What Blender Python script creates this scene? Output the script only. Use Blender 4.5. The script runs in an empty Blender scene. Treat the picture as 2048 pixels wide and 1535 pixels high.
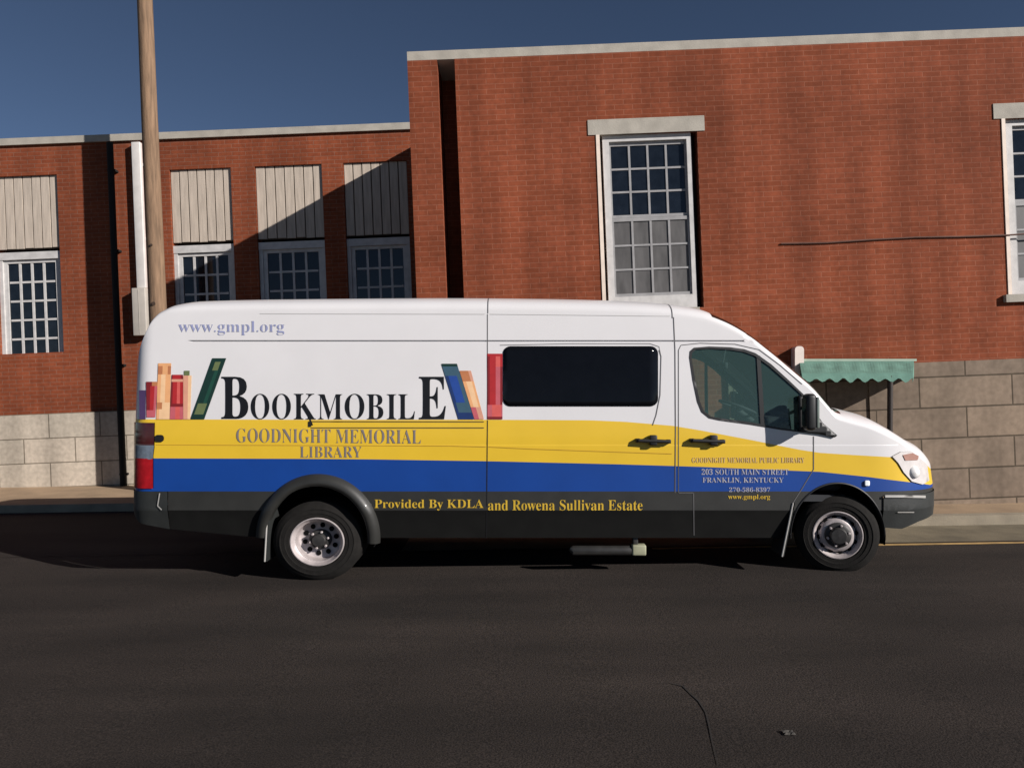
import bpy, bmesh, math, random
from mathutils import Vector, Matrix, noise
from mathutils.geometry import delaunay_2d_cdt
from bisect import bisect_right
random.seed(7)
SC = bpy.context.scene
COL = SC.collection
F = 1500.0                      # focal length in photo pixels
H = 1.815                       # eye height above the road at the rear wheel
CX, CY = 1024.0, 767.5
R = math.radians

# ------------------------------------------------------------------ materials
def mat(name, col, rough=.6, metal=0., coat=0., spec=None, noise_amt=0., noise_scale=8., bump=0., bump_scale=60., stretch=None, emis=None):
    m = bpy.data.materials.new(name); m.use_nodes = True
    nt = m.node_tree; N = nt.nodes; L = nt.links
    p = N['Principled BSDF']
    p.inputs['Base Color'].default_value = (*col, 1)
    p.inputs['Roughness'].default_value = rough
    p.inputs['Metallic'].default_value = metal
    p.inputs['Coat Weight'].default_value = coat
    p.inputs['Coat Roughness'].default_value = .08
    if spec is not None: p.inputs['Specular IOR Level'].default_value = spec
    if noise_amt or bump:
        tc = N.new('ShaderNodeTexCoord'); mp = N.new('ShaderNodeMapping')
        if stretch: mp.inputs['Scale'].default_value = stretch
        L.new(tc.outputs['Object'], mp.inputs[0])
    if noise_amt:
        n = N.new('ShaderNodeTexNoise'); n.inputs['Scale'].default_value = noise_scale; n.inputs['Detail'].default_value = 6
        L.new(mp.outputs[0], n.inputs['Vector'])
        r = N.new('ShaderNodeValToRGB')
        a = 1 - noise_amt; b = 1 + noise_amt
        r.color_ramp.elements[0].position = .3; r.color_ramp.elements[1].position = .7
        r.color_ramp.elements[0].color = (*[c * a for c in col], 1)
        r.color_ramp.elements[1].color = (*[min(1, c * b) for c in col], 1)
        L.new(n.outputs['Fac'], r.inputs[0]); L.new(r.outputs[0], p.inputs['Base Color'])
    if bump:
        n2 = N.new('ShaderNodeTexNoise'); n2.inputs['Scale'].default_value = bump_scale; n2.inputs['Detail'].default_value = 5
        L.new(mp.outputs[0], n2.inputs['Vector'])
        bp = N.new('ShaderNodeBump'); bp.inputs['Strength'].default_value = bump; bp.inputs['Distance'].default_value = .01
        L.new(n2.outputs['Fac'], bp.inputs['Height']); L.new(bp.outputs[0], p.inputs['Normal'])
    return m

def brick_mat(name, c1, c2, mortar, bw, bh, msize, off=(0, 0), rough=.9, bump=.4, var=.25, freq=2):
    m = bpy.data.materials.new(name); m.use_nodes = True
    nt = m.node_tree; N = nt.nodes; L = nt.links; p = N['Principled BSDF']
    p.inputs['Roughness'].default_value = rough; p.inputs['Specular IOR Level'].default_value = .2
    tc = N.new('ShaderNodeTexCoord'); sx = N.new('ShaderNodeSeparateXYZ'); L.new(tc.outputs['Object'], sx.inputs[0])
    ad = N.new('ShaderNodeMath'); ad.operation = 'ADD'; L.new(sx.outputs['X'], ad.inputs[0]); L.new(sx.outputs['Y'], ad.inputs[1])
    ax = N.new('ShaderNodeMath'); ax.operation = 'ADD'; L.new(ad.outputs[0], ax.inputs[0]); ax.inputs[1].default_value = off[0] + 200 * bw
    az = N.new('ShaderNodeMath'); az.operation = 'ADD'; L.new(sx.outputs['Z'], az.inputs[0]); az.inputs[1].default_value = off[1] + 200 * bh
    cb = N.new('ShaderNodeCombineXYZ'); L.new(ax.outputs[0], cb.inputs[0]); L.new(az.outputs[0], cb.inputs[1])
    b = N.new('ShaderNodeTexBrick'); L.new(cb.outputs[0], b.inputs['Vector'])
    b.inputs['Scale'].default_value = 1; b.inputs['Brick Width'].default_value = bw; b.inputs['Row Height'].default_value = bh
    b.inputs['Mortar Size'].default_value = msize; b.inputs['Mortar Smooth'].default_value = .3
    b.offset = .5; b.offset_frequency = freq
    b.inputs['Color1'].default_value = (*c1, 1); b.inputs['Color2'].default_value = (*c2, 1); b.inputs['Mortar'].default_value = (*mortar, 1)
    n = N.new('ShaderNodeTexNoise'); n.inputs['Scale'].default_value = .9; n.inputs['Detail'].default_value = 7; L.new(tc.outputs['Object'], n.inputs['Vector'])
    mr = N.new('ShaderNodeMapRange'); mr.inputs['From Min'].default_value = .3; mr.inputs['From Max'].default_value = .7
    mr.inputs['To Min'].default_value = 1 - var; mr.inputs['To Max'].default_value = 1 + var
    L.new(n.outputs['Fac'], mr.inputs['Value'])
    n3 = N.new('ShaderNodeTexNoise'); n3.inputs['Scale'].default_value = 14; n3.inputs['Detail'].default_value = 5; L.new(tc.outputs['Object'], n3.inputs['Vector'])
    mr3 = N.new('ShaderNodeMapRange'); mr3.inputs['From Min'].default_value = .3; mr3.inputs['From Max'].default_value = .7
    mr3.inputs['To Min'].default_value = .86; mr3.inputs['To Max'].default_value = 1.14
    L.new(n3.outputs['Fac'], mr3.inputs['Value'])
    mp4 = N.new('ShaderNodeMapping'); mp4.inputs['Scale'].default_value = (2.2, 2.2, .22); L.new(tc.outputs['Object'], mp4.inputs[0])
    n4 = N.new('ShaderNodeTexNoise'); n4.inputs['Scale'].default_value = 1.3; n4.inputs['Detail'].default_value = 8; L.new(mp4.outputs[0], n4.inputs['Vector'])
    mr4 = N.new('ShaderNodeMapRange'); mr4.inputs['From Min'].default_value = .38; mr4.inputs['From Max'].default_value = .62
    mr4.inputs['To Min'].default_value = .84; mr4.inputs['To Max'].default_value = 1.10; L.new(n4.outputs['Fac'], mr4.inputs['Value'])
    mm0 = N.new('ShaderNodeMath'); mm0.operation = 'MULTIPLY'; L.new(mr.outputs[0], mm0.inputs[0]); L.new(mr4.outputs[0], mm0.inputs[1]); mr = mm0
    mm = N.new('ShaderNodeMath'); mm.operation = 'MULTIPLY'; L.new(mr.outputs[0], mm.inputs[0]); L.new(mr3.outputs[0], mm.inputs[1])
    mx = N.new('ShaderNodeVectorMath'); mx.operation = 'SCALE'; L.new(b.outputs['Color'], mx.inputs[0]); L.new(mm.outputs[0], mx.inputs['Scale'])
    L.new(mx.outputs[0], p.inputs['Base Color'])
    bp = N.new('ShaderNodeBump'); bp.inputs['Strength'].default_value = bump; bp.inputs['Distance'].default_value = .01; bp.invert = True
    L.new(b.outputs['Fac'], bp.inputs['Height']); L.new(bp.outputs[0], p.inputs['Normal'])
    return m

def glass_mat(name, tint, refl=.1, rough=.02, veil=0.):
    m = bpy.data.materials.new(name); m.use_nodes = True
    nt = m.node_tree; N = nt.nodes; L = nt.links; N.remove(N['Principled BSDF'])
    t = N.new('ShaderNodeBsdfTransparent'); t.inputs[0].default_value = (*tint, 1)
    g = N.new('ShaderNodeBsdfGlossy'); g.inputs['Roughness'].default_value = rough; g.inputs['Color'].default_value = (1, 1, 1, 1)
    fr = N.new('ShaderNodeFresnel'); fr.inputs['IOR'].default_value = 1.5
    mu = N.new('ShaderNodeMath'); mu.operation = 'MULTIPLY'; L.new(fr.outputs[0], mu.inputs[0]); mu.inputs[1].default_value = refl * 10
    mx = N.new('ShaderNodeMixShader'); L.new(mu.outputs[0], mx.inputs[0]); L.new(t.outputs[0], mx.inputs[1]); L.new(g.outputs[0], mx.inputs[2])
    if veil:
        d = N.new('ShaderNodeBsdfDiffuse'); d.inputs[0].default_value = (.13, .24, .22, 1)
        m2 = N.new('ShaderNodeMixShader'); m2.inputs[0].default_value = veil
        L.new(mx.outputs[0], m2.inputs[1]); L.new(d.outputs[0], m2.inputs[2]); mx = m2
    L.new(mx.outputs[0], N['Material Output'].inputs['Surface'])
    return m

M = dict(
    white=mat('white_paint', (.66, .645, .645), .38, coat=.35, noise_amt=.025, noise_scale=2.2),
    yellow=mat('yellow_vinyl', (.70, .455, .028), .4, coat=.25, noise_amt=.03, noise_scale=3),
    blue=mat('blue_vinyl', (.004, .046, .245), .42, coat=.08, noise_amt=.06, noise_scale=3),
    grey=mat('charcoal_lower_paint', (.022, .022, .02), .5, coat=.1, noise_amt=.18, noise_scale=5, bump=.05),
    sill=mat('black_sill', (.0065, .0065, .006), .7, spec=.2, noise_amt=.2, noise_scale=6),  # near-black tone for the band below the lower crease
    black=mat('black_plastic', (.008, .008, .009), .5, noise_amt=.2, noise_scale=20),
    seam=mat('panel_gap_rubber', (.09, .088, .09), .8, noise_amt=.1),
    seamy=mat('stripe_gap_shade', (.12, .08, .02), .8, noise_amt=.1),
    seamc=mat('yellow_crease_shade', (.50, .29, .018), .6, noise_amt=.1),  # darker yellow imitating shade along the belt crease
    trim=mat('bumper_plastic', (.02, .022, .021), .55, noise_amt=.15, noise_scale=9, bump=.1),
    bright=mat('bright_trim', (.5, .48, .45), .35, metal=.3, noise_amt=.05),
    rubber=mat('tyre_rubber', (.0115, .0105, .0095), .88, spec=.2, noise_amt=.25, noise_scale=14, bump=.25, bump_scale=90),
    steel=mat('wheel_steel', (.46, .41, .40), .42, metal=.25, noise_amt=.2, noise_scale=12, bump=.1),
    steeld=mat('hub_steel', (.045, .043, .042), .5, metal=.4, noise_amt=.3, noise_scale=15),
    void=mat('underbody_black', (.005, .005, .005), .95, spec=.1, noise_amt=.2),
    inter=mat('cab_trim_dark', (.02, .022, .026), .8, noise_amt=.15),
    interb=mat('cab_headliner', (.035, .045, .065), .85, noise_amt=.1),
    seat=mat('seat_cloth', (.05, .052, .056), .9, noise_amt=.2, noise_scale=30),
    pwin=mat('privacy_glass', (.004, .0045, .006), .08, spec=.18, noise_amt=.1),
    glass=glass_mat('tinted_glass', (.66, .88, .84), .08, veil=.2),
    wshield=glass_mat('windscreen_glass', (.75, .85, .82), .1),
    ink=mat('black_letter_vinyl', (.006, .006, .007), .4, noise_amt=.1),
    inkb=mat('grey_letter_vinyl', (.19, .165, .16), .5, noise_amt=.1),
    inkw=mat('periwinkle_letter_vinyl', (.25, .27, .43), .5, noise_amt=.1),
    inkp=mat('pale_letter_vinyl', (.36, .36, .42), .5, noise_amt=.1),
    inky=mat('gold_letter_vinyl', (.55, .36, .03), .5, noise_amt=.15),
    inkt=mat('tan_letter_vinyl', (.52, .36, .16), .5, noise_amt=.1),
    redlens=mat('red_lens', (.34, .008, .014), .15, coat=.6, noise_amt=.2, noise_scale=18),
    redlensd=mat('dark_red_lens', (.045, .004, .006), .15, coat=.6, noise_amt=.2, noise_scale=18),
    clearlens=mat('smoky_clear_lens', (.13, .16, .2), .15, coat=.6, noise_amt=.2, noise_scale=30),
    headlens=mat('headlamp_lens', (.70, .66, .64), .10, metal=.1, coat=1., noise_amt=.08, noise_scale=18),
    amber=mat('amber_lens', (.36, .20, .16), .2, coat=.6, noise_amt=.2),
    teal=None, )
BR = dict(
    red1=brick_mat('red_brick', (.183, .046, .019), (.218, .056, .025), (.25, .088, .05), .24, .068, .0062, var=.2),
    red2=brick_mat('red_brick_recessed', (.188, .046, .019), (.222, .057, .024), (.22, .10, .065), .24, .07, .006, var=.2),
    stone=brick_mat('tan_stone_blocks', (.185, .142, .107), (.235, .178, .130), (.085, .066, .047), 1.22, .403, .012, off=(.35, -.07), var=.22, bump=.7),
    stone2=brick_mat('pale_stone_blocks', (.42, .37, .30), (.48, .41, .33), (.2, .17, .13), .9, .43, .012, off=(.2, .1), var=.12, bump=.6),
)

# ------------------------------------------------------------------ object helpers
def mesh_obj(name, verts, faces, mats, parent=None, fm=None, smooth=False, org=(0, 0, 0), doubles=0.):
    me = bpy.data.meshes.new(name)
    o_ = Vector(org)
    me.from_pydata([tuple(Vector(v) - o_) for v in verts], [], faces)
    if not isinstance(mats, (list, tuple)): mats = [mats]
    for m_ in mats: me.materials.append(m_)
    if fm: me.polygons.foreach_set('material_index', fm)
    me.update()
    if doubles:
        b = bmesh.new(); b.from_mesh(me); bmesh.ops.remove_doubles(b, verts=b.verts, dist=doubles)
        b.to_mesh(me); b.free()
    if smooth: me.polygons.foreach_set('use_smooth', [True] * len(me.polygons))
    o = bpy.data.objects.new(name, me); COL.objects.link(o)
    if parent is not None: o.parent = parent
    return o

def tag(o, label=None, cat=None, group=None, kind=None):
    if label: o['label'] = label
    if cat: o['category'] = cat
    if group: o['group'] = group
    if kind: o['kind'] = kind
    return o

def thing(name, base, label, cat, group=None, mw=None):
    o = bpy.data.objects.new(name, None); COL.objects.link(o); o.empty_display_size = .2
    o.matrix_world = (mw or Matrix()) @ Matrix.Translation(base)
    tag(o, label, cat, group); return o

class MB:
    """collects boxes, tubes, lathes"""
    def __init__(s): s.v = []; s.f = []; s.m = []
    def add(s, v, f, m=0):
        n = len(s.v); s.v += [tuple(a) for a in v]; s.f += [tuple(i + n for i in q) for q in f]; s.m += [m] * len(f)
    def box(s, a, b, m=0):
        x0, y0, z0 = a; x1, y1, z1 = b
        s.add([(x0, y0, z0), (x1, y0, z0), (x1, y1, z0), (x0, y1, z0), (x0, y0, z1), (x1, y0, z1), (x1, y1, z1), (x0, y1, z1)],
              [(0, 3, 2, 1), (4, 5, 6, 7), (0, 1, 5, 4), (1, 2, 6, 5), (2, 3, 7, 6), (3, 0, 4, 7)], m)
    def rbox(s, a, b, r, m=0, seg=3):
        bm = bmesh.new(); bmesh.ops.create_cube(bm, size=1)
        sx, sy, sz = [b[i] - a[i] for i in range(3)]
        for v in bm.verts: v.co = Vector((a[0] + (v.co.x + .5) * sx, a[1] + (v.co.y + .5) * sy, a[2] + (v.co.z + .5) * sz))
        bmesh.ops.bevel(bm, geom=bm.edges[:], offset=r, segments=seg, affect='EDGES', profile=.5)
        bm.verts.ensure_lookup_table(); bm.verts.index_update()
        s.add([v.co[:] for v in bm.verts], [[v.index for v in f.verts] for f in bm.faces], m); bm.free()
    def tube(s, pts, r, m=0, seg=12, cap=True):
        pts = [Vector(p) for p in pts]; rr = r if isinstance(r, (list, tuple)) else [r] * len(pts)
        rings = []
        for i, p in enumerate(pts):
            d = (pts[min(i + 1, len(pts) - 1)] - pts[max(i - 1, 0)]).normalized()
            a = Vector((0, 0, 1)) if abs(d.z) < .9 else Vector((1, 0, 0))
            u = d.cross(a).normalized(); w = d.cross(u)
            rings.append([p + (u * math.cos(2 * math.pi * k / seg) + w * math.sin(2 * math.pi * k / seg)) * rr[i] for k in range(seg)])
        v = [q for ring in rings for q in ring]; f = []
        for i in range(len(pts) - 1):
            for k in range(seg):
                k2 = (k + 1) % seg; f.append((i * seg + k, i * seg + k2, (i + 1) * seg + k2, (i + 1) * seg + k))
        if cap: f.append(tuple(range(seg - 1, -1, -1))); f.append(tuple((len(pts) - 1) * seg + k for k in range(seg)))
        s.add(v, f, m)
    def lathe(s, prof, c, m=0, seg=64, sx=1., mi=None):
        """prof: (radius, y) pairs, spun about the Y axis through c; y grows away from the viewer"""
        v = []; f = []; fm = []
        for (r, y) in prof:
            for k in range(seg):
                a = 2 * math.pi * k / seg; v.append((c[0] + r * math.cos(a) * sx, c[1] + y, c[2] + r * math.sin(a)))
        for i in range(len(prof) - 1):
            for k in range(seg):
                k2 = (k + 1) % seg; f.append((i * seg + k, i * seg + k2, (i + 1) * seg + k2, (i + 1) * seg + k))
        s.add(v, f, m)
    def build(s, name, mats, parent=None, smooth=False, org=(0, 0, 0)):
        o = mesh_obj(name, s.v, s.f, mats, parent, s.m, smooth, org)
        if smooth:
            o.data.polygons.foreach_set('use_smooth', [True] * len(o.data.polygons))
            try: o.data.set_sharp_from_angle(angle=R(38))
            except Exception: pass
        return o

def interp(tab, x):
    xs = [t[0] for t in tab]
    if x <= xs[0]: return tab[0][1]
    if x >= xs[-1]: return tab[-1][1]
    i = bisect_right(xs, x) - 1
    x0, y0 = tab[i][0], tab[i][1]; x1, y1 = tab[i + 1][0], tab[i + 1][1]
    return y0 + (y1 - y0) * (x - x0) / (x1 - x0)
def cinterp(tab, x):
    n = len(tab)
    if x <= tab[0][0]: return tab[0][1]
    if x >= tab[-1][0]: return tab[-1][1]
    i = bisect_right([t[0] for t in tab], x) - 1
    def sl(j):
        if j <= 0: return (tab[1][1] - tab[0][1]) / (tab[1][0] - tab[0][0])
        if j >= n - 1: return (tab[-1][1] - tab[-2][1]) / (tab[-1][0] - tab[-2][0])
        a = (tab[j][1] - tab[j - 1][1]) / (tab[j][0] - tab[j - 1][0]); b = (tab[j + 1][1] - tab[j][1]) / (tab[j + 1][0] - tab[j][0])
        return 0 if a * b <= 0 else 2 * a * b / (a + b)
    x0, y0 = tab[i]; x1, y1 = tab[i + 1]; h = x1 - x0; t = (x - x0) / h
    return (y0 * (1 + 2 * t) * (1 - t) ** 2 + sl(i) * h * t * (1 - t) ** 2 + y1 * t * t * (3 - 2 * t) + sl(i + 1) * h * t * t * (t - 1))

# ------------------------------------------------------------------ the van's skin: (s, z) -> 3D
YC, W = 7.9, 1.0
XR, XN, XS0, XS1 = -3.53, 4.2, -3.34, 3.25
plan = [(XR, 0.0, 0), (XR, .42, 0), (XR, .82, 0)]
for i in range(1, 17):
    a = i / 16 * math.pi / 2
    plan.append((XS0 - .19 * math.cos(a) ** (2 / 2.3), .82 + .18 * math.sin(a) ** (2 / 2.3), 0))
for i in range(1, 131): plan.append((XS0 + (XS1 - XS0) * i / 130, 1.0, 0))
for i in range(1, 61):
    a = i / 60 * math.pi / 2
    plan.append((XS1 + .95 * math.sin(a) ** (2 / 2.6), max(0., math.cos(a)) ** (2 / 2.6), a / (math.pi / 2)))
ss = [0.]
for i in range(1, len(plan)): ss.append(ss[-1] + math.hypot(plan[i][0] - plan[i - 1][0], plan[i][1] - plan[i - 1][1]))
i0 = min(range(len(plan)), key=lambda i: abs(plan[i][0]) + (0 if plan[i][1] == 1 else 9))
sh = plan[i0][0] - ss[i0]
ss = [s + sh for s in ss]
SMIN, SMAX = ss[0], ss[-1]
S_CORNER = ss[2]
def planpt(s):
    s = min(max(s, SMIN), SMAX); i = min(max(bisect_right(ss, s) - 1, 0), len(ss) - 2)
    t = (s - ss[i]) / (ss[i + 1] - ss[i]); a, b = plan[i], plan[i + 1]
    return a[0] + (b[0] - a[0]) * t, a[1] + (b[1] - a[1]) * t, a[2] + (b[2] - a[2]) * t
ZG = 2.212; ZB = 1.252
def kz(z, X=0):
    if z < .653: k = 1 - .07 * ((.653 - z) / .27) ** .9
    elif z < ZB: k = 1.0
    else:
        k = 1 - .001 - .105 * (max(0, z - 1.3) / 1.2) ** 1.4
    if abs(z - ZG) < .0061 and -2.98 < X < 2.25: k -= .014
    return k
def surf(s, z, off=0., side=1):
    X, v, w = planpt(s)
    y = v * kz(z, X)
    # outward normal in plan
    X2, v2, _ = planpt(s + .01); X1, v1, _ = planpt(s - .01)
    dx, dy = X2 - X1, v2 - v1; l = math.hypot(dx, dy) or 1
    nx, ny = -dy / l, dx / l
    if w > 0: X -= .22 * max(0, z - .85) * w
    return (X + nx * off, YC - side * (y + ny * off), z)
def inv(px, py, off=0.):
    """photo pixel -> (s, z) on the near side"""
    z = H - (py - CY) / F * 6.93; s = (px - CX) / F * 6.93
    for _ in range(12):
        p = surf(s, z); q = CX + F * p[0] / p[1]
        step = (px - q) / F * p[1]
        s = min(max(s + max(-.15, min(.15, step)), S_CORNER + .02), XS1 + 1.05)
        z = H - (py - CY) / F * surf(s, z)[1]
    return s, z
def P3(px, py, off=0.):
    s, z = inv(px, py); return Vector(surf(s, z, off))
def pt(px, py, d): return Vector(((px - CX) / F * d, d, H - (py - CY) / F * d))

zE = [(-3.53, 1.84), (-3.51, 2.0), (-3.475, 2.14), (-3.41, 2.29), (-3.356, 2.385), (-3.285, 2.44), (-3.19, 2.458), (-3.0, 2.465), (-2.24, 2.472), (-.59, 2.472), (.36, 2.465), (1.07, 2.45), (1.5, 2.425), (1.78, 2.39),
      (1.97, 2.33), (2.16, 2.235), (2.395, 2.06), (2.63, 1.86), (2.78, 1.73), (2.91, 1.58), (2.99, 1.485), (3.11, 1.44), (3.32, 1.38), (3.5, 1.31), (3.7, 1.205), (3.9, 1.075), (4.05, 1.0), (4.15, .97), (4.2, .95)]
bE = [(-3.53, .02), (-3.475, .05), (-3.41, .07), (-3.356, .09), (-3.285, .11), (-3.19, .145), (-3.0, .17), (-2.24, .183), (-.59, .197), (.36, .195), (1.07, .19), (1.5, .185), (1.78, .175),
      (1.97, .16), (2.16, .14), (2.395, .12), (2.63, .11), (2.78, .10), (2.91, .09), (2.99, .11), (3.11, .135), (3.32, .145), (3.5, .14), (3.7, .14), (3.9, .19), (4.05, .15), (4.15, .08), (4.2, .0)]
def ztop(s):
    return cinterp(zE, planpt(s)[0])
ZBOT = .387
def zbot(s):
    X = planpt(s)[0]
    if X < -2.3: return interp([(-3.53, .62), (-3.44, .53), (-3.15, .47), (-2.45, .40), (-2.3, .39)], X)
    if X > 3.3: return interp([(3.3, ZBOT), (3.42, .49), (3.62, .47), (3.8, .53), (4.0, .56), (4.2, .56)], X)
    return ZBOT
def pxl(pts, closed=False, step=12.):
    """resample a photo polyline and convert to (s,z)"""
    out = []; n = len(pts)
    for i in range(n if closed else n - 1):
        a = pts[i]; b = pts[(i + 1) % n]; k = max(1, int(math.hypot(b[0] - a[0], b[1] - a[1]) / step))
        for j in range(k): out.append((a[0] + (b[0] - a[0]) * j / k, a[1] + (b[1] - a[1]) * j / k))
    if not closed: out.append(pts[-1])
    return [inv(*p) for p in out]
def rrect(x0, y0, x1, y1, r, n=5):
    out = []
    for cx, cy, a0 in ((x1 - r, y0 + r, -90), (x1 - r, y1 - r, 0), (x0 + r, y1 - r, 90), (x0 + r, y0 + r, 180)):
        for i in range(n + 1):
            a = R(a0 + 90 * i / n); out.append((cx + r * math.cos(a), cy + r * math.sin(a)))
    return out
def ell(cx, cy, rx, ry, a0, a1, n=28):
    return [(cx + rx * math.cos(R(a0 + (a1 - a0) * i / n)), cy - ry * math.sin(R(a0 + (a1 - a0) * i / n))) for i in range(n + 1)]
def inside(p, poly):
    x, y = p; c = False; n = len(poly); j = n - 1
    for i in range(n):
        xi, yi = poly[i]; xj, yj = poly[j]
        if (yi > y) != (yj > y) and x < (xj - xi) * (y - yi) / (yj - yi) + xi: c = not c
        j = i
    return c

# ---- outlines in photo pixels
CABWIN = [(1381, 716), (1382, 704), (1390, 697), (1420, 695), (1460, 697), (1488, 701), (1510, 709), (1540, 730), (1575, 761), (1603, 787), (1618, 806), (1622, 852), (1616, 864),
          (1560, 857), (1500, 846), (1440, 838), (1420, 834), (1405, 822), (1397, 802), (1388, 760)]
ARCH_R = [(533, 1095)] + ell(636, 1076, 103, 107, 175, 3) + [(742, 1095)]
ARCH_F = [(1580, 1095)] + ell(1675, 1072, 94, 106, 178, 2, 28) + [(1770, 1095)]
FDOOR = [(1357, 688), (1400, 684), (1470, 686), (1520, 697), (1560, 727), (1600, 762), (1626, 800), (1627, 900), (1627, 940), (1606, 975), (1582, 1010), (1570, 1040), (1562, 1070), (1388, 1070), (1387, 985), (1357, 985)]
SDOOR = [(975, 690), (1346, 690), (1351, 860), (1350, 985), (1386, 985), (1387, 1070), (972, 1070)]
HEADL = [(1783, 912), (1800, 903), (1822, 902), (1842, 914), (1852, 930), (1856, 960), (1843, 968), (1822, 962), (1806, 944), (1795, 925)]
TAIL_S0, TAIL_S1 = S_CORNER - .06, inv(307, 900)[0]
z_wy_px = [(300, 838), (600, 839), (975, 839), (1180, 840), (1250, 843), (1345, 851), (1400, 860), (1500, 879), (1600, 899), (1640, 905), (1700, 909), (1790, 914), (1850, 920)]
z_yb_px = [(300, 916), (600, 917), (740, 918), (990, 922), (1240, 928), (1400, 933), (1545, 939), (1640, 943), (1735, 953), (1840, 966), (1860, 969)]
def stab(l):
    t = [inv(*p) for p in l]; return [(SMIN - 1, t[0][1])] + t + [(SMAX + 1, t[-1][1] - .0)]
Z_WY, Z_YB = stab(z_wy_px), stab(z_yb_px)
Z_BG = .828

def cdt(pts, polylines):
    vs = []; ed = []; idx = {}
    def vid(p):
        k = (round(p[0], 5), round(p[1], 5))
        if k not in idx: idx[k] = len(vs); vs.append(Vector(k))
        return idx[k]
    for pl, closed in polylines:
        ids = [vid(p) for p in pl]
        for i in range(len(ids) - (0 if closed else 1)):
            a, b = ids[i], ids[(i + 1) % len(ids)]
            if a != b: ed.append((a, b))
    for p in pts: vid(p)
    r = delaunay_2d_cdt(vs, ed, [], 0, 1e-6, False)
    return [tuple(v) for v in r[0]], [tuple(f) for f in r[2]]

# stations along the skin
STA = []
s = SMIN
while s < SMAX - .012:
    STA.append(s)
    X, v, w = planpt(s)
    s += .12 if s < S_CORNER - .15 else (.02 if X < -3.2 else (.03 if (1.4 < X < 3.3) else (.035 if w > 0 else .06)))
STA.append(SMAX)
top_line = [(s, ztop(s)) for s in STA]
bot_line = [(s, zbot(s)) for s in STA]
outline = bot_line + top_line[::-1]
polys = {}
polys['arch_r'] = pxl(ARCH_R, True); polys['arch_f'] = pxl(ARCH_F, True); polys['cab'] = pxl(CABWIN, True)
polys['fdoor'] = pxl(FDOOR, True); polys['sdoor'] = pxl(SDOOR, True); polys['head'] = pxl(HEADL, True, 6)
zt0, zt1 = inv(300, 976)[1], inv(300, 845)[1]
polys['tail'] = [(TAIL_S0 + (TAIL_S1 - TAIL_S0) * i / 8, zt0) for i in range(9)] + [(TAIL_S1 + (.01 if i > 4 else 0), zt0 + (zt1 - zt0) * i / 8) for i in range(1, 9)] + \
    [(TAIL_S1 + (TAIL_S0 - TAIL_S1) * i / 8, zt1) for i in range(1, 9)] + [(TAIL_S0, zt1 + (zt0 - zt1) * i / 8) for i in range(1, 8)]
SB = inv(1766, 1000)[0]; SRB = inv(336, 1000)[0]; ZFB = inv(1800, 989)[1]; ZRB = Z_BG
lines_extra = [([(s, ZFB) for s in STA if s > SB - .05], False)]
lines = [(outline, True)] + [(p, True) for p in polys.values()]
lines.append(([(s, interp(Z_WY, s)) for s in STA if interp(Z_WY, s) < ztop(s) - .01], False))
lines.append(([(s, interp(Z_YB, s)) for s in STA if interp(Z_YB, s) < ztop(s) - .01], False))
lines.append(([(s, Z_BG) for s in STA], False))
lines += lines_extra
lines.append(([(SB, .5 + .04 * i) for i in range(9)] + [(SB, ZFB)], False)); 
lines.append(([(SRB, .47 + .04 * i) for i in range(9)] + [(SRB, Z_BG)], False))
for zz in (ZG - .012, ZG - .0062, ZG - .003, ZG + .003, ZG + .0062, ZG + .012):
    lines.append(([(s, zz) for s in STA if -3.2 < s < 2.2 and zz < ztop(s) - .02], False))
for zz in (ZB - .007, ZB - .0005, ZB + .008, ZB + .015, .645, .655):
    lines.append(([(s, zz) for s in STA if zz < ztop(s) - .02], False))
pts = []
for i in range(len(STA) - 1):
    s = STA[i]; a, b = zbot(s), ztop(s)
    nz = max(2, int((b - a) / .055))
    for j in range(1, nz):
        z = a + (b - a) * j / nz
        if abs(z - ZG) < .02 or abs(z - ZB) < .02: continue
        pts.append((s + (.004 if j % 2 else 0), z))
V2, T2 = cdt(pts, lines)
LOWER_HOLE = None
cls = {}
for t in T2:
    c = (sum(V2[i][0] for i in t) / 3, sum(V2[i][1] for i in t) / 3)
    if not (zbot(c[0]) - 1e-4 < c[1]) or not inside(c, outline): continue
    if inside(c, polys['arch_r']) or inside(c, polys['arch_f']) or inside(c, polys['cab']): continue
    s, z = c
    if inside(c, polys['tail']): k = 'tail_light'
    elif inside(c, polys['head']): k = 'headlight'
    elif s > SB and z < ZFB: k = 'front_bumper'
    elif s < SRB and z < ZRB: k = 'rear_bumper'
    elif inside(c, polys['fdoor']): k = 'front_door'
    elif inside(c, polys['sdoor']): k = 'sliding_door'
    else: k = 'body'
    if k == 'tail_light':
        y_ = (z - zt0) / (zt1 - zt0); mi = 1 if y_ > .66 else (2 if y_ > .44 else 0)
    elif k == 'headlight': mi = 0
    elif k in ('front_bumper', 'rear_bumper'): mi = 0
    else:
        mi = 5 if z < .655 else 3 if z < Z_BG else (2 if z < interp(Z_YB, s) else (1 if z < interp(Z_WY, s) else 0))
        if planpt(s)[2] > .62 and .60 < z < .93: mi = 4      # grille opening at the front
    cls.setdefault(k, []).append((t, mi))
LIV = [M['white'], M['yellow'], M['blue'], M['grey'], M['black'], M['sill']]
MATS = {'body': LIV, 'front_door': LIV, 'sliding_door': LIV, 'tail_light': [M['redlens'], M['redlensd'], M['clearlens']], 'headlight': [M['headlens'], M['amber']],
        'front_bumper': [M['trim']], 'rear_bumper': [M['trim']]}
van = thing('library_van', (0, YC, 0), 'white high roofed library van with yellow and blue stripes and painted books', 'van')
VO = (0, YC, 0)
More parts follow.
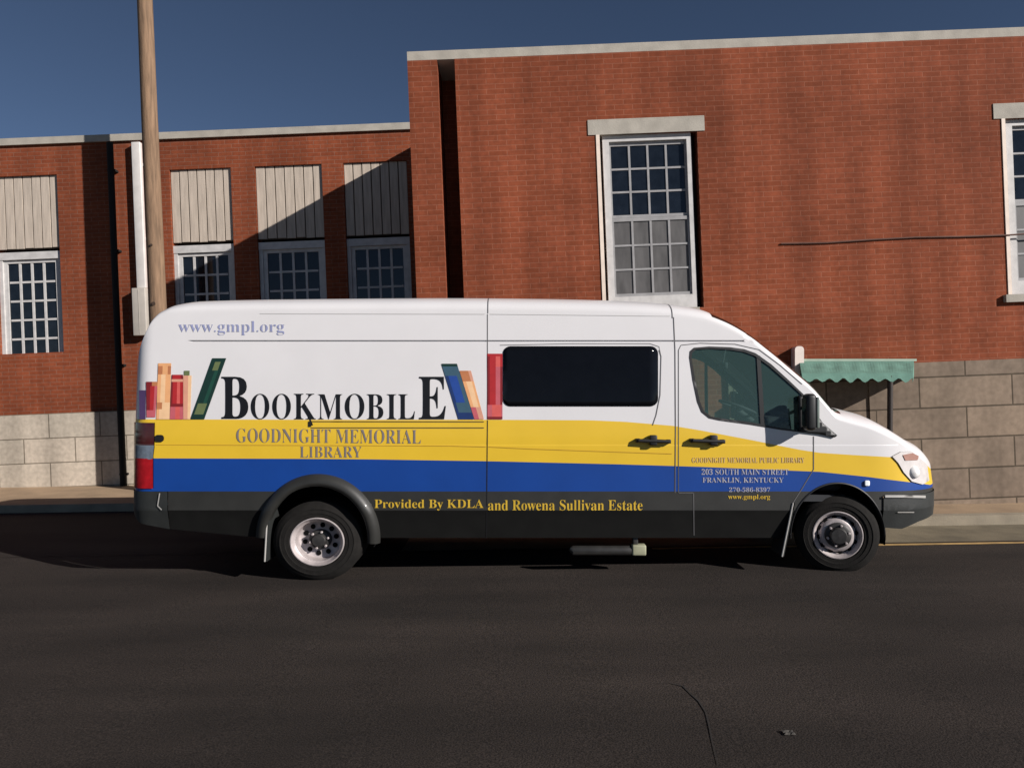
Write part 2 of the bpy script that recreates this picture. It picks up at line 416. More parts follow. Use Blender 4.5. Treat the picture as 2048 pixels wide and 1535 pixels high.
def shell(name, tris, off, side, mats, parent, fm=None, extra=None):
    ids = {}; v = []; f = []
    for t in tris:
        q = []
        for i in t:
            if i not in ids: ids[i] = len(v); v.append(surf(V2[i][0], V2[i][1], off, side))
            q.append(ids[i])
        f.append(tuple(q) if side < 0 else tuple(reversed(q)))
    return v, f
parts = {}
body_v, body_f, body_m = [], [], []
for side in (1, -1):
    for k, l in cls.items():
        v, f = shell(k, [t for t, _ in l], .012 if k in ('tail_light', 'headlight', 'rear_bumper', 'front_bumper') else 0, side, None, None)
        if k == 'body':
            n = len(body_v); body_v += v; body_f += [tuple(i + n for i in q) for q in f]; body_m += [m for _, m in l]
        elif k in ('front_bumper', 'rear_bumper'):
            parts.setdefault(k, [[], []]); n = len(parts[k][0]); parts[k][0] += v; parts[k][1] += [tuple(i + n for i in q) for q in f]
        else:
            o = mesh_obj(k, v, f, MATS[k], van, [m for _, m in l], True, VO); parts[(k, side)] = o
for k in ('front_bumper', 'rear_bumper'):
    o = mesh_obj(k, parts[k][0], parts[k][1], MATS[k], van, None, True, VO, doubles=.0005)
# top strip: roof, windscreen, bonnet
NPH = 36
EXN = 3.4
def toprow(s, off=0.):
    X, v, w = planpt(s); zt = ztop(s); hw = v * kz(zt, X); b = max(0, cinterp(bE, X))
    p0 = surf(s, zt); Xs = p0[0]; out = []
    for j in range(NPH + 1):
        ph = math.pi * j / NPH; c = math.cos(ph); sn = math.sin(ph)
        y = -(abs(c) ** (2 / EXN)) * (1 if c > 0 else -1) * (hw - off)
        z = zt + b * abs(sn) ** (2 / (EXN * .8)) if sn > 1e-9 else zt
        # windscreen and bonnet bow forward in plan
        bow = .16 * interp([(1.9, 0), (2.4, .6), (2.95, 1), (3.3, .6), (3.6, 0)], X) * (1 - min(1, abs(y) / max(hw, .01)) ** 2)
        out.append((Xs + bow, YC + y, z - off))
    return out
ts = [s for s in STA if s >= S_CORNER - 1e-6]
rows = [toprow(s) for s in ts]
n0 = len(body_v)
for r_ in rows: body_v += r_
ws_v, ws_f = [], []
for i in range(len(rows) - 1):
    X = planpt(ts[i])[0]
    for j in range(NPH):
        q = (i * (NPH + 1) + j, (i + 1) * (NPH + 1) + j, (i + 1) * (NPH + 1) + j + 1, i * (NPH + 1) + j + 1)
        if 1.86 < X < 2.93 and 3 < j < NPH - 4 or 2.9 < X < 3.03 and 5 < j < NPH - 6: ws_f.append(q)
        else: body_f.append(tuple(a + n0 for a in q)); body_m.append(0)
body = mesh_obj('body', body_v, body_f, LIV, van, body_m, True, VO, doubles=.0008)
ws_all = [p for r_ in rows for p in r_]
used = sorted({i for q in ws_f for i in q}); mp_ = {a: i for i, a in enumerate(used)}
mesh_obj('windscreen', [ws_all[i] for i in used], [tuple(mp_[a] for a in q) for q in ws_f], M['wshield'], van, None, True, VO)
# recalc normals
for o in [body] + [c for c in van.children if c.type == 'MESH']:
    b = bmesh.new(); b.from_mesh(o.data); bmesh.ops.recalc_face_normals(b, faces=b.faces); b.to_mesh(o.data); b.free()

def sknorm(s_, z_, side):
    e = .0018
    a = Vector(surf(min(s_ + .01, SMAX), z_, 0, side)) - Vector(surf(max(s_ - .01, SMIN), z_, 0, side))
    b = Vector(surf(s_, z_ + e, 0, side)) - Vector(surf(s_, z_ - e, 0, side))
    n = a.cross(b)
    if n.length < 1e-12: return None
    n.normalize(); return n if side > 0 else -n
ND = {}
for (s_, z_) in V2:
    for side in (1, -1):
        p = Vector(surf(s_, z_, 0, side)) - Vector(VO); nn = sknorm(s_, z_, side)
        if nn is not None: ND[(round(p.x, 3), round(p.y, 3), round(p.z, 3))] = nn
for k_o, o in [('b', body)] + [(k, o) for k, o in parts.items() if not isinstance(o, list) and k[0] in ('front_door', 'sliding_door')]:
    me = o.data; nl = []
    for v_ in me.vertices:
        c = v_.co; q = ND.get((round(c.x, 3), round(c.y, 3), round(c.z, 3)))
        n_ = v_.normal.copy()
        if q is not None: n_ = q if q.dot(n_) > 0 else (-q if q.dot(n_) < -.3 else n_)
        nl.append(n_)
    me.normals_split_custom_set_from_vertices(nl)

# ---- patches that follow the skin
def patch_data(poly_px, off, step=14., side=1):
    P = pxl(poly_px, True, step)
    x0 = min(p[0] for p in P); x1 = max(p[0] for p in P); z0 = min(p[1] for p in P); z1 = max(p[1] for p in P)
    g = step / 215.; pts = []
    x = x0 + g / 2
    while x < x1:
        z = z0 + g / 2
        while z < z1:
            if inside((x, z), P): pts.append((x, z))
            z += g
        x += g
    V, T = cdt(pts, [(P, True)])
    T = [t for t in T if inside((sum(V[i][0] for i in t) / 3, sum(V[i][1] for i in t) / 3), P)]
    v = [surf(a, b, off, side) for a, b in V]
    f = [tuple(t) if side < 0 else tuple(reversed(t)) for t in T]
    return v, f
def patch(name, polys_, off, mats, parent, step=14., side=1, solid=0.):
    v, f, m = [], [], []
    for item in polys_:
        poly, mi = item
        a, b = patch_data(poly, off, step, side); n = len(v); v += a; f += [tuple(i + n for i in q) for q in b]; m += [mi] * len(b)
    o = mesh_obj(name, v, f, mats, parent, m, True, VO)
    b = bmesh.new(); b.from_mesh(o.data); bmesh.ops.remove_doubles(b, verts=b.verts, dist=.0003)
    for fc in b.faces:
        if (fc.normal.y > 0) == (side > 0) and abs(fc.normal.y) > .2: fc.normal_flip()
    b.to_mesh(o.data); b.free()
    if solid:
        sd = o.modifiers.new('t', 'SOLIDIFY'); sd.thickness = solid; sd.offset = -1
    return o
def strip_poly(pts, w):
    """a polyline of width w (pixels) -> list of quads"""
    out = []
    L_, R_ = [], []
    for i, p in enumerate(pts):
        a = pts[max(0, i - 1)]; b = pts[min(len(pts) - 1, i + 1)]
        dx, dy = b[0] - a[0], b[1] - a[1]; l = math.hypot(dx, dy) or 1
        nx, ny = -dy / l * w / 2, dx / l * w / 2
        L_.append((p[0] + nx, p[1] + ny)); R_.append((p[0] - nx, p[1] - ny))
    return L_ + R_[::-1]
def seam(name, plines, w, mt, parent, off=.0022, side=1):
    return patch(name, [(strip_poly(p, w), 0) for p in plines], off, [mt], parent, 16., side)

# glass and window details on both sides
for side in (1, -1):
    fd = parts[('front_door', side)]; sdr = parts[('sliding_door', side)]
    patch('window_glass', [(CABWIN, 0)], -.008, [M['glass']], fd, side=side)
    patch('window_divider', [([(1513, 708), (1521, 712), (1530, 852), (1521, 850)], 0)], .001, [M['black']], fd, side=side)
    fr = []
    n = len(CABWIN); cxm = sum(p[0] for p in CABWIN) / n; cym = sum(p[1] for p in CABWIN) / n
    outer = [(p[0] + (p[0] - cxm) / math.hypot(p[0] - cxm, p[1] - cym) * 3.2, p[1] + (p[1] - cym) / math.hypot(p[0] - cxm, p[1] - cym) * 3.2) for p in CABWIN]
    inner = [(p[0] - (p[0] - cxm) / math.hypot(p[0] - cxm, p[1] - cym) * 2.5, p[1] - (p[1] - cym) / math.hypot(p[0] - cxm, p[1] - cym) * 2.5) for p in CABWIN]
    patch('window_rubber', [([outer[i], outer[(i + 1) % n], inner[(i + 1) % n], inner[i]], 0) for i in range(n)], .003, [M['black']], fd, side=side)
    patch('side_window', [(rrect(1006, 692, 1316, 812, 15), 0)], .006, [M['pwin']], sdr, 20, side, solid=.006)
    patch('mirror_base', [([(1596, 790), (1608, 792), (1625, 818), (1645, 846), (1673, 870), (1668, 874), (1640, 868), (1598, 863)], 0)], .02, [M['black']], fd, 8, side, solid=.02)
    for (par, hx) in ((sdr, 1305), (fd, 1413)):
        h = MB()
        a = P3(hx - 30, 880, .045); b_ = P3(hx + 31, 882, .045)
        def sy(v): return (v[0], v[1] if side > 0 else 2 * YC - v[1], v[2])
        h.tube([sy(a), sy((a + b_) / 2), sy(b_)], [.017, .02, .017], seg=10)
        cc = P3(hx + (0 if hx < 1350 else 12), 880, .03)
        q = sy(cc); h.rbox((q[0] - .035, q[1] - .03, q[2] - .045), (q[0] + .035, q[1] + .03, q[2] + .05), .012)
        for e in (a, b_):
            q = sy(e); h.rbox((q[0] - .02, min(q[1], q[1] + .05 * side), q[2] - .018), (q[0] + .02, max(q[1], q[1] + .05 * side), q[2] + .018), .006)
        h.build('handle', M['black'], par, True, VO)
    # door mirror
    e = pt(1610, 862, 6.75); mrr = MB()
    y0, y1 = (6.69, 6.82)
    if side < 0: y0, y1 = 2 * YC - y1, 2 * YC - y0
    X0 = (1613 - CX) / F * 6.7; X1 = (1634 - CX) / F * 6.7; z1 = H - (787 - CY) / F * 6.7; z0 = H - (861 - CY) / F * 6.7
    mrr.rbox((X0, y0, z0), (X1, y1, z1), .035, 0, 4)
    mrr.rbox((X1 + .002, y0 + .02, z0 + .02), (X1 + .03, y1 - .02, z1 - .03), .01, 2)
    mrr.box((X0 - .003, min(y0, y1) + .02, z0 + .04), (X0 + .004, max(y0, y1) - .02, z1 - .04), 1)
    ya = y1 if side > 0 else y0; yb = ya + .12 * side
    mrr.tube([(X0 + .07, ya - .02 * side, z0 + .04), (X0 + .1, yb, z0 - .0)], .025)
    mrr.tube([(X0 + .07, ya - .02 * side, z1 - .1), (X0 + .06, yb, z1 - .13)], .014)
    mrr.build('wing_mirror', [M['black'], M['pwin'], mat('mirror_lamp', (.16, .19, .17), .3, coat=.5, noise_amt=.2)], van, True, VO)
    # fixed seams
    b1 = seam('panel_seam', [[(975, 628), (975, 690), (975, 836)]], 1.6, M['seam'], body, side=side)
    seam('panel_seam', [[(975, 840), (973, 1076)]], 1.8, M['black'], body, side=side)
    seam('door_gap', [[(1347, 634), (1350, 700), (1351, 860), (1350, 985)], [(1387, 985), (1388, 1070)], [(1357, 985), (1387, 985)]], 1.8, M['seam'], body, side=side, off=.003)
    seam('door_gap', [[(1357, 985), (1357, 700), (1362, 690), (1400, 686), (1470, 688), (1518, 699), (1560, 730), (1604, 768)]], 1.3, M['seam'], fd, side=side, off=.003)
    seam('door_gap', [[(1627, 872), (1627, 938), (1606, 973), (1584, 1008)]], 1.8, M['seam'], fd, side=side, off=.003)
    seam('roof_crease_shade', [[(520, 627), (970, 628)], [(980, 628), (1340, 632)]], 1.2, mat('faint_crease_shade', (.50, .49, .48), .6, noise_amt=.05), body, side=side, off=.003)  # faint grey strips painted as the shade line of the roof crease
    seam('window_surround', [[(1318, 700), (1322, 712), (1320, 790), (1312, 830), (1305, 850)]], 1.8, M['seam'], sdr, side=side, off=.003)
    seam('window_surround', [[(1000, 690), (1140, 687), (1300, 687), (1318, 693), (1322, 712)]], 1.0, M['seam'], sdr, side=side, off=.003)
    if side > 0:
        seam('belt_crease_shade', [[(312, 889), (700, 890), (900, 891), (972, 893)]], 1.3, M['seamc'], body, off=.0035)  # flat strip painted as the shadow line of the body crease
        seam('belt_crease_shade', [[(978, 893), (1058, 897), (1344, 907)]], 1.3, M['seamc'], sdr, off=.0035)
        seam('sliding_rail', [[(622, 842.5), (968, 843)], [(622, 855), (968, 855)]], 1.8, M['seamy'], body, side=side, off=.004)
        patch('rail_end', [([(617, 842), (623, 842), (623, 853), (617, 853)], 0)], .006, [M['black']], body, 4, side)
        patch('fuel_flap_mark', [(rrect(310, 869, 329, 883, 6), 0)], .01, [M['black']], body, 6, side)
    seam('bumper_strip', [[(1767, 991), (1800, 991), (1845, 992)]], 5, M['bright'], van, side=side, off=.03)
    seam('bumper_crease', [[(1792, 1023), (1824, 1023)]], 2, M['bright'], van, side=side, off=.024)
    seam('rear_step_edge', [[(322, 985), (318, 1010), (326, 1018)]], 2.2, M['bright'], van, side=side, off=.026)
    hl_ = MB(); hp_ = inv(1826, 944); cc_ = surf(hp_[0], hp_[1], .0, side)
    hl_.lathe([(.0001, -.05), (.03, -.045), (.052, -.03), (.06, -.01), (.06, .02)] if side > 0 else [(.0001, .05), (.03, .045), (.052, .03), (.06, .01), (.06, -.02)], cc_, 0, 24)
    hl_.build('headlamp_glint_bowl', mat('headlamp_glint_white', (.9, .88, .85), .12, coat=1, noise_amt=.02), parts[('headlight', side)], True, VO)  # bright white bowl added to stand for the sun's glare on the headlamp
    patch('turn_signal_lens', [([(1803, 909), (1822, 905), (1834, 911), (1832, 919), (1808, 920)], 0)], .018, [M['amber']], parts[('headlight', side)], 5, side)
    patch('indicator_glint', [(rrect(1728, 960, 1738, 971, 3), 0)], .016, [mat('side_glint_white', (.85, .88, .9), .1, coat=1, noise_amt=.02)], van, 4, side, solid=.012)  # near-white patch painted for the sun glint on the fender corner

def roof_band(name, s0, s1, j0, j1, mt, w=None):
    ra = toprow(s0, -.003); rb = toprow(s1, -.003); v = ra[j0:j1 + 1] + rb[j0:j1 + 1]; n = j1 - j0 + 1
    mesh_obj(name, v, [(i, i + 1, n + i + 1, n + i) for i in range(n - 1)], mt, body, None, True, VO)
roof_band('roof_joint', -.228, -.221, 0, NPH, M['seam']); roof_band('roof_joint', 1.492, 1.499, 0, NPH, M['seam'])

# ---- wheel arch flares
def flare(name, cx, cy, rx, ry, w, out, a0, a1, mt, side, tail=0, leftover=0):
    rings = []
    n = 40
    prof = [(w, .0), (w * .8, out * .7), (w * .35, out), (0, out * .92), (0, -.06)]
    v = []; f = []
    for i in range(n + 1):
        a = R(a0 + (a1 - a0) * i / n)
        for (dw, o_) in prof:
            p = (cx + (rx + dw) * math.cos(a), cy - (ry + dw) * math.sin(a))
            s_, z_ = inv(*p); v.append(surf(s_, z_, o_, side))
    k = len(prof)
    for i in range(n):
        for j in range(k - 1):
            f.append((i * k + j, (i + 1) * k + j, (i + 1) * k + j + 1, i * k + j + 1))
    o = mesh_obj(name, v, f, mt, van, None, True, VO)
    b = bmesh.new(); b.from_mesh(o.data); bmesh.ops.recalc_face_normals(b, faces=b.faces); b.to_mesh(o.data); b.free()
    return o
for side in (1, -1):
    flare('wheel_arch', 636, 1076, 102, 106, 23, .075, 178, -4, M['grey'], side)
    flare('wheel_arch', 1675, 1072, 93, 105, 3.5, .010, 182, -4, M['black'], side)
    # mud flaps
    for (x0, x1, ya, yb, xs) in ((524, 540, 1010, 1122, -6), (1578, 1590, 1005, 1112, -22)):
        fl = MB(); a = pt(x0, ya, 6.93); 
        A = [pt(x1, ya, 6.9), pt(x1 + xs, yb, 6.9)]
        v = []
        for p in A:
            for dx in (0, .018):
                for dy in (0, .3):
                    q = Vector((p.x - dx, p.y + dy, p.z)); q.y = q.y if side > 0 else 2 * YC - q.y; v.append(q)
        fl.add(v, [(0, 1, 3, 2), (4, 6, 7, 5), (0, 2, 6, 4), (1, 5, 7, 3), (0, 4, 5, 1), (2, 3, 7, 6)])
        fl.tube([Vector((p.x - .02, p.y - .004 if side > 0 else 2 * YC - p.y + .004, p.z)) for p in A], .008, 1, 8)
        fl.build('mud_flap', [M['trim'], M['bright']], van, False, VO)

# ---- wheels
def wheel(name, X, Z, R0, yout, wid, sx, steer, side, dual=False):
    root = bpy.data.objects.new(name, None); COL.objects.link(root); root.parent = van
    y = yout if side > 0 else 2 * YC - yout
    root.location = (X, y - YC, Z); root.rotation_euler.z = steer
    sg = 1 if side > 0 else -1
    def L(prof): return [(r, d * sg) for r, d in prof]
    t = MB(); rr = R0
    pr = [(.205, .035), (.215, .012), (.232, .002), (.236, -.002), (.240, -.001), (.262, -.005), (.265, -.009), (.27, -.008), (.30, -.006), (.303, -.010), (.312, -.008), (.318, -.001), (.33, .004), (.352, .018), (.364, .035)]
    k = rr / .37; pr = [(a * k, b) for a, b in pr]
    tread = []
    nt = 5
    for i in range(nt):
        ya = .035 + (wid - .07) * i / nt; yb = .035 + (wid - .07) * (i + 1) / nt
        tread += [(rr, ya + .004), (rr, yb - .006), (rr - .01, yb - .004), (rr - .01, yb + .002)]
    back = [(a, wid - b) for a, b in pr[::-1]]
    t.lathe(L(pr + tread + back), (0, 0, 0), 0, 72, sx)
    if dual: t.lathe(L([(a, b + wid + .03) for a, b in pr + tread + back]), (0, 0, 0), 0, 72, sx)
    t.build('tyre', M['rubber'], root, True)
    rm = MB()
    if dual:
        rp = [(.225, .012), (.222, -.004), (.214, -.006), (.207, .006), (.196, .03), (.186, .04), (.182, .10), (.175, .135), (.165, .142), (.10, .148), (.088, .15)]
        yd = .142; hr, hs = .132, .021
    else:
        rp = [(.222, .012), (.22, -.004), (.212, -.006), (.205, .004), (.196, .022), (.186, .03), (.18, .05), (.17, .055), (.15, .022), (.125, .01), (.10, .012), (.09, .03)]
        yd = .038; hr, hs = .16, .017
    rm.lathe(L(rp), (0, 0, 0), 0, 72, sx)
    rm.lathe(L([(.186, .04), (.186, wid), (.0, wid + .002)]), (0, 0, 0), 1, 48, sx)
    rm.lathe(L([(.175, yd + .012), (.0, yd + .014)]), (0, 0, 0), 1, 40, sx)
    # hand holes: flat black discs painted for the shade inside them
    nh = 10 if dual else 12
    for i in range(nh):
        a = 2 * math.pi * (i + .3) / nh
        c = (hr * math.cos(a) * sx, 0, hr * math.sin(a))
        yf = (yd - .002 if dual else .034)
        hs_ = hs if dual else hs * 1.15
        pr_ = [(hs_ * 1.15, yf - .0035), (0.0001, yf - .004)]
        rm.lathe(L(pr_), c, 1, 14, 1.0)
    rm.build('rim', [M['steel'], M['void'], M['steeld']], root, True)
    hb = MB()
    if dual: hp = [(.092, .152), (.09, .10), (.082, .092), (.06, .09), (.056, .06), (.05, .052), (.0001, .05)]
    else: hp = [(.118, .03), (.116, -.008), (.108, -.016), (.080, -.020), (.074, -.05), (.066, -.058), (.0001, -.06)]
    hb.lathe(L(hp), (0, 0, 0), 0, 40, sx)
    for i in range(6):
        a = 2 * math.pi * (i + .25) / 6; rd = .076 if dual else .095
        yb = .09 if dual else -.018
        hb.lathe(L([(.012, yb + .004), (.012, yb - .02), (.008, yb - .024), (.0001, yb - .024)]), (rd * math.cos(a) * sx, 0, rd * math.sin(a)), 1, 6, 1)
    hb.build('hub', [M['steeld'], M['steel']], root, True)
    return root
RWX = (634 - CX) / F * 6.92; RWZ = H - (1083 - CY) / F * 6.92
FWX = (1672 - CX) / F * 7.0; FWZ = H - (1068 - CY) / F * 7.0
for side in (1, -1):
    wheel('wheel', RWX, RWZ, .368, 6.92, .215, 1.13, 0, side, True)
    wheel('wheel', FWX, FWZ, .368, 6.96, .215, 1.0, R(-13), side)

# ---- underbody, wells, exhaust step
u = MB()
u.box((-3.4, YC - .8, .54), (-2.35, YC + .9, .62)); u.box((-1.2, YC - .93, .42), (2.5, YC + .93, .56)); u.box((-2.4, YC - .5, .5), (-1.1, YC + .5, .66)); u.box((2.45, YC - .55, .46), (3.6, YC + .55, .62)); u.box((3.45, YC - .8, .56), (3.9, YC + .8, .62))
u.tube([(-1.78, YC - .75, .37), (-1.78, YC + .75, .37)], .07); u.rbox((-2.0, YC - .18, .2), (-1.5, YC + .18, .52), .06)
u.tube([(FWX, YC - .75, .42), (FWX, YC + .75, .42)], .05)
u.box((-1.1, YC - .35, .32), (2.3, YC - .25, .44)); u.box((-1.1, YC + .25, .32), (2.3, YC + .35, .44))
u.build('underbody', M['void'], van, False, VO)
for side in (1, -1):
    for (cx, cy, rx, ry) in ((636, 1076, 112, 116), (1675, 1072, 100, 110)):
        w_ = MB(); n = 20; v = []
        for i in range(n + 1):
            a = R(190 - 200 * i / n); p = pt(cx + rx * math.cos(a), cy - ry * math.sin(a), 6.93)
            for yy in (6.96, 7.55): v.append((p.x, yy if side > 0 else 2 * YC - yy, max(p.z, .3)))
        f = [(2 * i, 2 * i + 1, 2 * i + 3, 2 * i + 2) for i in range(n)]
        f.append(tuple(2 * i + 1 for i in range(n + 1)))
        w_.add(v, f); w_.build('wheel_well', M['void'], van, False, VO)
ex = MB()
a = pt(1146, 1100, 7.02); b_ = pt(1262, 1100, 7.02)
ex.tube([(a.x - .03, a.y, a.z + .02), (a.x, a.y, a.z), (b_.x, b_.y, b_.z)], [.02, .045, .045], 0, 16)
c = pt(1263, 1097, 7.02); d = pt(1291, 1097, 7.02)
ex.rbox((c.x, 6.97, c.z - .055), (d.x, 7.07, c.z + .045), .015, 1)
ex.rbox((c.x + .01, 7.0, c.z + .04), (c.x + .06, 7.05, c.z + .12), .01, 0)
ex.build('side_pipe', [mat('pipe_metal', (.06, .058, .055), .45, metal=.5, noise_amt=.2), mat('pale_bracket', (.30, .30, .20), .6, noise_amt=.2)], van, True, VO)

# ---- cab interior
inner_t = [t for k in ('front_door', 'body', 'sliding_door') for t, _ in cls[k] if 1.42 < V2[t[0]][0] < 3.05 and V2[t[0]][1] > .9 and .9 < V2[t[1]][1]]
for side in (1, -1):
    v, f = shell('x', inner_t, -.05, side, None, None)
    mesh_obj('cab_lining', v, f, M['inter'], van, None, True, VO)
hl = [toprow(s, .05) for s in ts if 1.42 < planpt(s)[0] < 1.95]
hv = [p for r_ in hl for p in r_]; hf = []
for i in range(len(hl) - 1):
    for j in range(NPH): hf.append((i * (NPH + 1) + j, (i + 1) * (NPH + 1) + j, (i + 1) * (NPH + 1) + j + 1, i * (NPH + 1) + j + 1))
mesh_obj('headliner', hv, hf, M['interb'], van, None, True, VO)
bk = MB(); bk.box((1.36, YC - .86, .5), (1.42, YC + .86, 2.42)); bk.build('bulkhead', M['inter'], van, False, VO)
db = MB(); db.rbox((2.62, YC - .84, .8), (3.12, YC + .84, 1.36), .06); db.rbox((2.72, YC + .15, 1.3), (3.0, YC + .65, 1.46), .05)
db.rbox((2.78, YC - .62, 1.3), (3.02, YC - .1, 1.42), .05)
db.build('dashboard', M['inter'], van, True, VO)
fl = MB(); fl.box((1.42, YC - .9, .72), (3.1, YC + .9, .78)); fl.build('cab_floor', M['inter'], van, False, VO)
for yy in (-.45, .45):
    st = MB(); st.rbox((1.62, YC + yy - .25, .8), (2.15, YC + yy + .25, 1.1), .06); st.rbox((1.5, YC + yy - .24, 1.05), (1.68, YC + yy + .24, 1.62), .06)
    st.rbox((1.5, YC + yy - .13, 1.64), (1.62, YC + yy + .13, 1.84), .04); st.tube([(1.57, YC + yy - .06, 1.6), (1.57, YC + yy - .06, 1.7)], .01); st.tube([(1.57, YC + yy + .06, 1.6), (1.57, YC + yy + .06, 1.7)], .01)
    st.build('seat', M['seat'], van, True, VO)
sw = MB(); pts_ = []
c = Vector((2.5, YC + .42, 1.56)); ax = Vector((.35, 0, .94)).normalized(); uu = Vector((0, 1, 0)); vv = ax.cross(uu)
sw.tube([c + (uu * math.cos(a / 20 * 2 * math.pi) + vv * math.sin(a / 20 * 2 * math.pi)) * .2 for a in range(21)], .016, 0, 8, False)
sw.tube([c - ax * .03, c + Vector((.35, 0, -.3))], .035); sw.tube([c + uu * .2, c - uu * .2], .014); sw.rbox(c - Vector((.06, .06, .03)), c + Vector((.06, .06, .02)), .015)
sw.build('steering_wheel', M['inter'], van, True, VO)
rv = MB(); rv.rbox((2.20, YC - .13, 1.97), (2.24, YC + .13, 2.04), .015); rv.tube([(2.22, YC, 2.03), (2.25, YC, 2.2)], .01); rv.build('rear_view_mirror', [M['inter']], van, True, VO)

# ---- lettering and artwork
def sb(t):
    o = ''
    for c in t:
        if 'A' <= c <= 'Z': o += chr(0x1D400 + ord(c) - 65)
        elif 'a' <= c <= 'z': o += chr(0x1D41A + ord(c) - 97)
        elif '0' <= c <= '9': o += chr(0x1D7CE + ord(c) - 48)
        else: o += c
    return o
def text2d(t, thin=0., bold=True):
    cu = bpy.data.curves.new('t', 'FONT'); cu.body = sb(t); cu.offset = thin; cu.resolution_u = 4
    o = bpy.data.objects.new('t', cu); COL.objects.link(o)
    dg = bpy.context.evaluated_depsgraph_get(); dg.update()
    me = bpy.data.meshes.new_from_object(o.evaluated_get(dg))
    v = [(a.co.x, a.co.y) for a in me.vertices]; f = [tuple(p.vertices) for p in me.polygons]
    bpy.data.objects.remove(o); bpy.data.meshes.remove(me); bpy.data.curves.remove(cu)
    return v, f
def lettering(name, items, mt, parent, off=.0035):
    """items: (text, x0, x1, ytop, ybottom, thin[, slope])"""
    V, Fc = [], []
    for it in items:
        t, x0, x1, y0, y1, thin = it[:6]; sl = it[6] if len(it) > 6 else 0
        v, f = text2d(t, thin)
        a = min(p[0] for p in v); b = max(p[0] for p in v); c = min(p[1] for p in v); d = max(p[1] for p in v)
        n = len(V)
        for p in v:
            X = x0 + (p[0] - a) / (b - a) * (x1 - x0); Y = y1 - (p[1] - c) / (d - c) * (y1 - y0) + sl * (X - x0)
            s_, z_ = inv(X, Y); V.append(surf(s_, z_, off))
        Fc += [tuple(i + n for i in reversed(q)) for q in f]
    o = mesh_obj(name, V, Fc, mt, parent, None, False, VO)
    b = bmesh.new(); b.from_mesh(o.data)
    for fc in b.faces:
        if fc.normal.y > 0: fc.normal_flip()
    b.to_mesh(o.data); b.free()
    return o
fd, sdr = parts[('front_door', 1)], parts[('sliding_door', 1)]
lettering('bookmobile_lettering', [('B', 443, 497, 753, 837, 0), ('O', 502, 539, 787, 838, -.008), ('O', 545, 582, 787, 838, -.008), ('K', 588, 632, 787, 838, -.006),
    ('M', 636, 685, 788, 838, -.008), ('O', 690, 729, 787, 838, -.008), ('B', 734, 767, 788, 838, -.006), ('I', 774, 793, 788, 838, -.006), ('L', 797, 830, 788, 838, -.006), ('E', 838, 892, 753, 838, 0)], M['ink'], body)
patch('letter_tail', [([(616, 832), (621, 836), (626.5, 850), (624, 850)], 0)], .004, [M['ink']], body, 5)
lettering('library_lettering', [('GOODNIGHT MEMORIAL', 473, 842, 856, 884, -.012, .008), ('LIBRARY', 600, 724, 892, 914, -.012)], M['inkb'], body)
lettering('web_address_lettering', [('www.gmpl.org', 357, 569, 642, 670, -.010)], M['inkw'], body)
def split_text(t, x0, x1, y0, y1, thin): return (t, x0, x1, y0, y1, thin)
lettering('donor_lettering', [('Provided By KDLA', 749, 967, 998, 1020, -.004)], M['inky'], body)
lettering('donor_lettering', [('and Rowena Sullivan Estate', 976, 1285, 999, 1020, -.004)], M['inky'], sdr)
for it in [('203 SOUTH MAIN STREET', 1403, 1577, 937, 949, -.006), ('FRANKLIN, KENTUCKY', 1405, 1567, 954, 966, -.006), ('270-586-8397', 1458, 1540, 974, 983, -.006)]:
    lettering('address_lettering', [it], M['inkp'], fd)
lettering('address_lettering', [('GOODNIGHT MEMORIAL PUBLIC LIBRARY', 1384, 1609, 914, 925, -.006)], M['inkt'], fd)
lettering('address_lettering', [('www.gmpl.org', 1456, 1540, 988, 1000, -.004)], M['inky'], fd)

def bm_(n, c): return mat(n, c, .42, coat=.2, noise_amt=.06, noise_scale=16)
BK = [bm_('print_red', (.38, .018, .02)), bm_('print_red_light', (.60, .10, .085)), bm_('print_red_dark', (.19, .012, .014)), bm_('print_orange', (.72, .36, .16)),
      bm_('print_peach', (.78, .50, .28)), bm_('print_brown', (.45, .17, .07)), bm_('print_green', (.010, .055, .035)), bm_('print_olive', (.12, .15, .06)),
      bm_('print_blue', (.015, .055, .26)), bm_('print_slate', (.04, .09, .13)), bm_('print_purple', (.10, .05, .15)), bm_('print_salmon', (.62, .30, .2)), bm_('print_rose', (.48, .10, .12)),
      bm_('print_green_dark', (.006, .028, .02)), bm_('print_blue_dark', (.01, .03, .12))]
def book(top, bot, bands, cols, par, off=.0055):
    """top=(xl,xr,y) bot=(xl,xr,y); bands [(t0,t1,colset)]; cols vertical slices [(u0,u1)]"""
    def q(u, t):
        xl = top[0] + (bot[0] - top[0]) * t; xr = top[1] + (bot[1] - top[1]) * t
        return (xl + (xr - xl) * u, top[2] + (bot[2] - top[2]) * t)
    pl = []
    for (t0, t1, cs) in bands:
        for (u0, u1, ci) in cs:
            pl.append(([q(u0, t0), q(u1, t0), q(u1, t1), q(u0, t1)], ci))
    return patch('book_picture', pl, off, BK, par, 45)
redb = [(0, .15, 2), (.15, .5, 0), (.5, .75, 1), (.75, 1, 0)]
redc = [(0, .1, 2), (.1, .8, 0), (.8, 1, 2)]
book((279, 292, 780), (280, 292, 838), [(0, 1, [(0, 1, 10)])], None, body)
book((293, 316, 763), (294, 311, 834), [(0, .12, [(0, .5, 2), (.5, 1, 5)]), (.12, .8, [(0, .35, 2), (.35, .75, 0), (.75, 1, 12)]), (.8, 1, [(0, 1, 12)])], None, body)
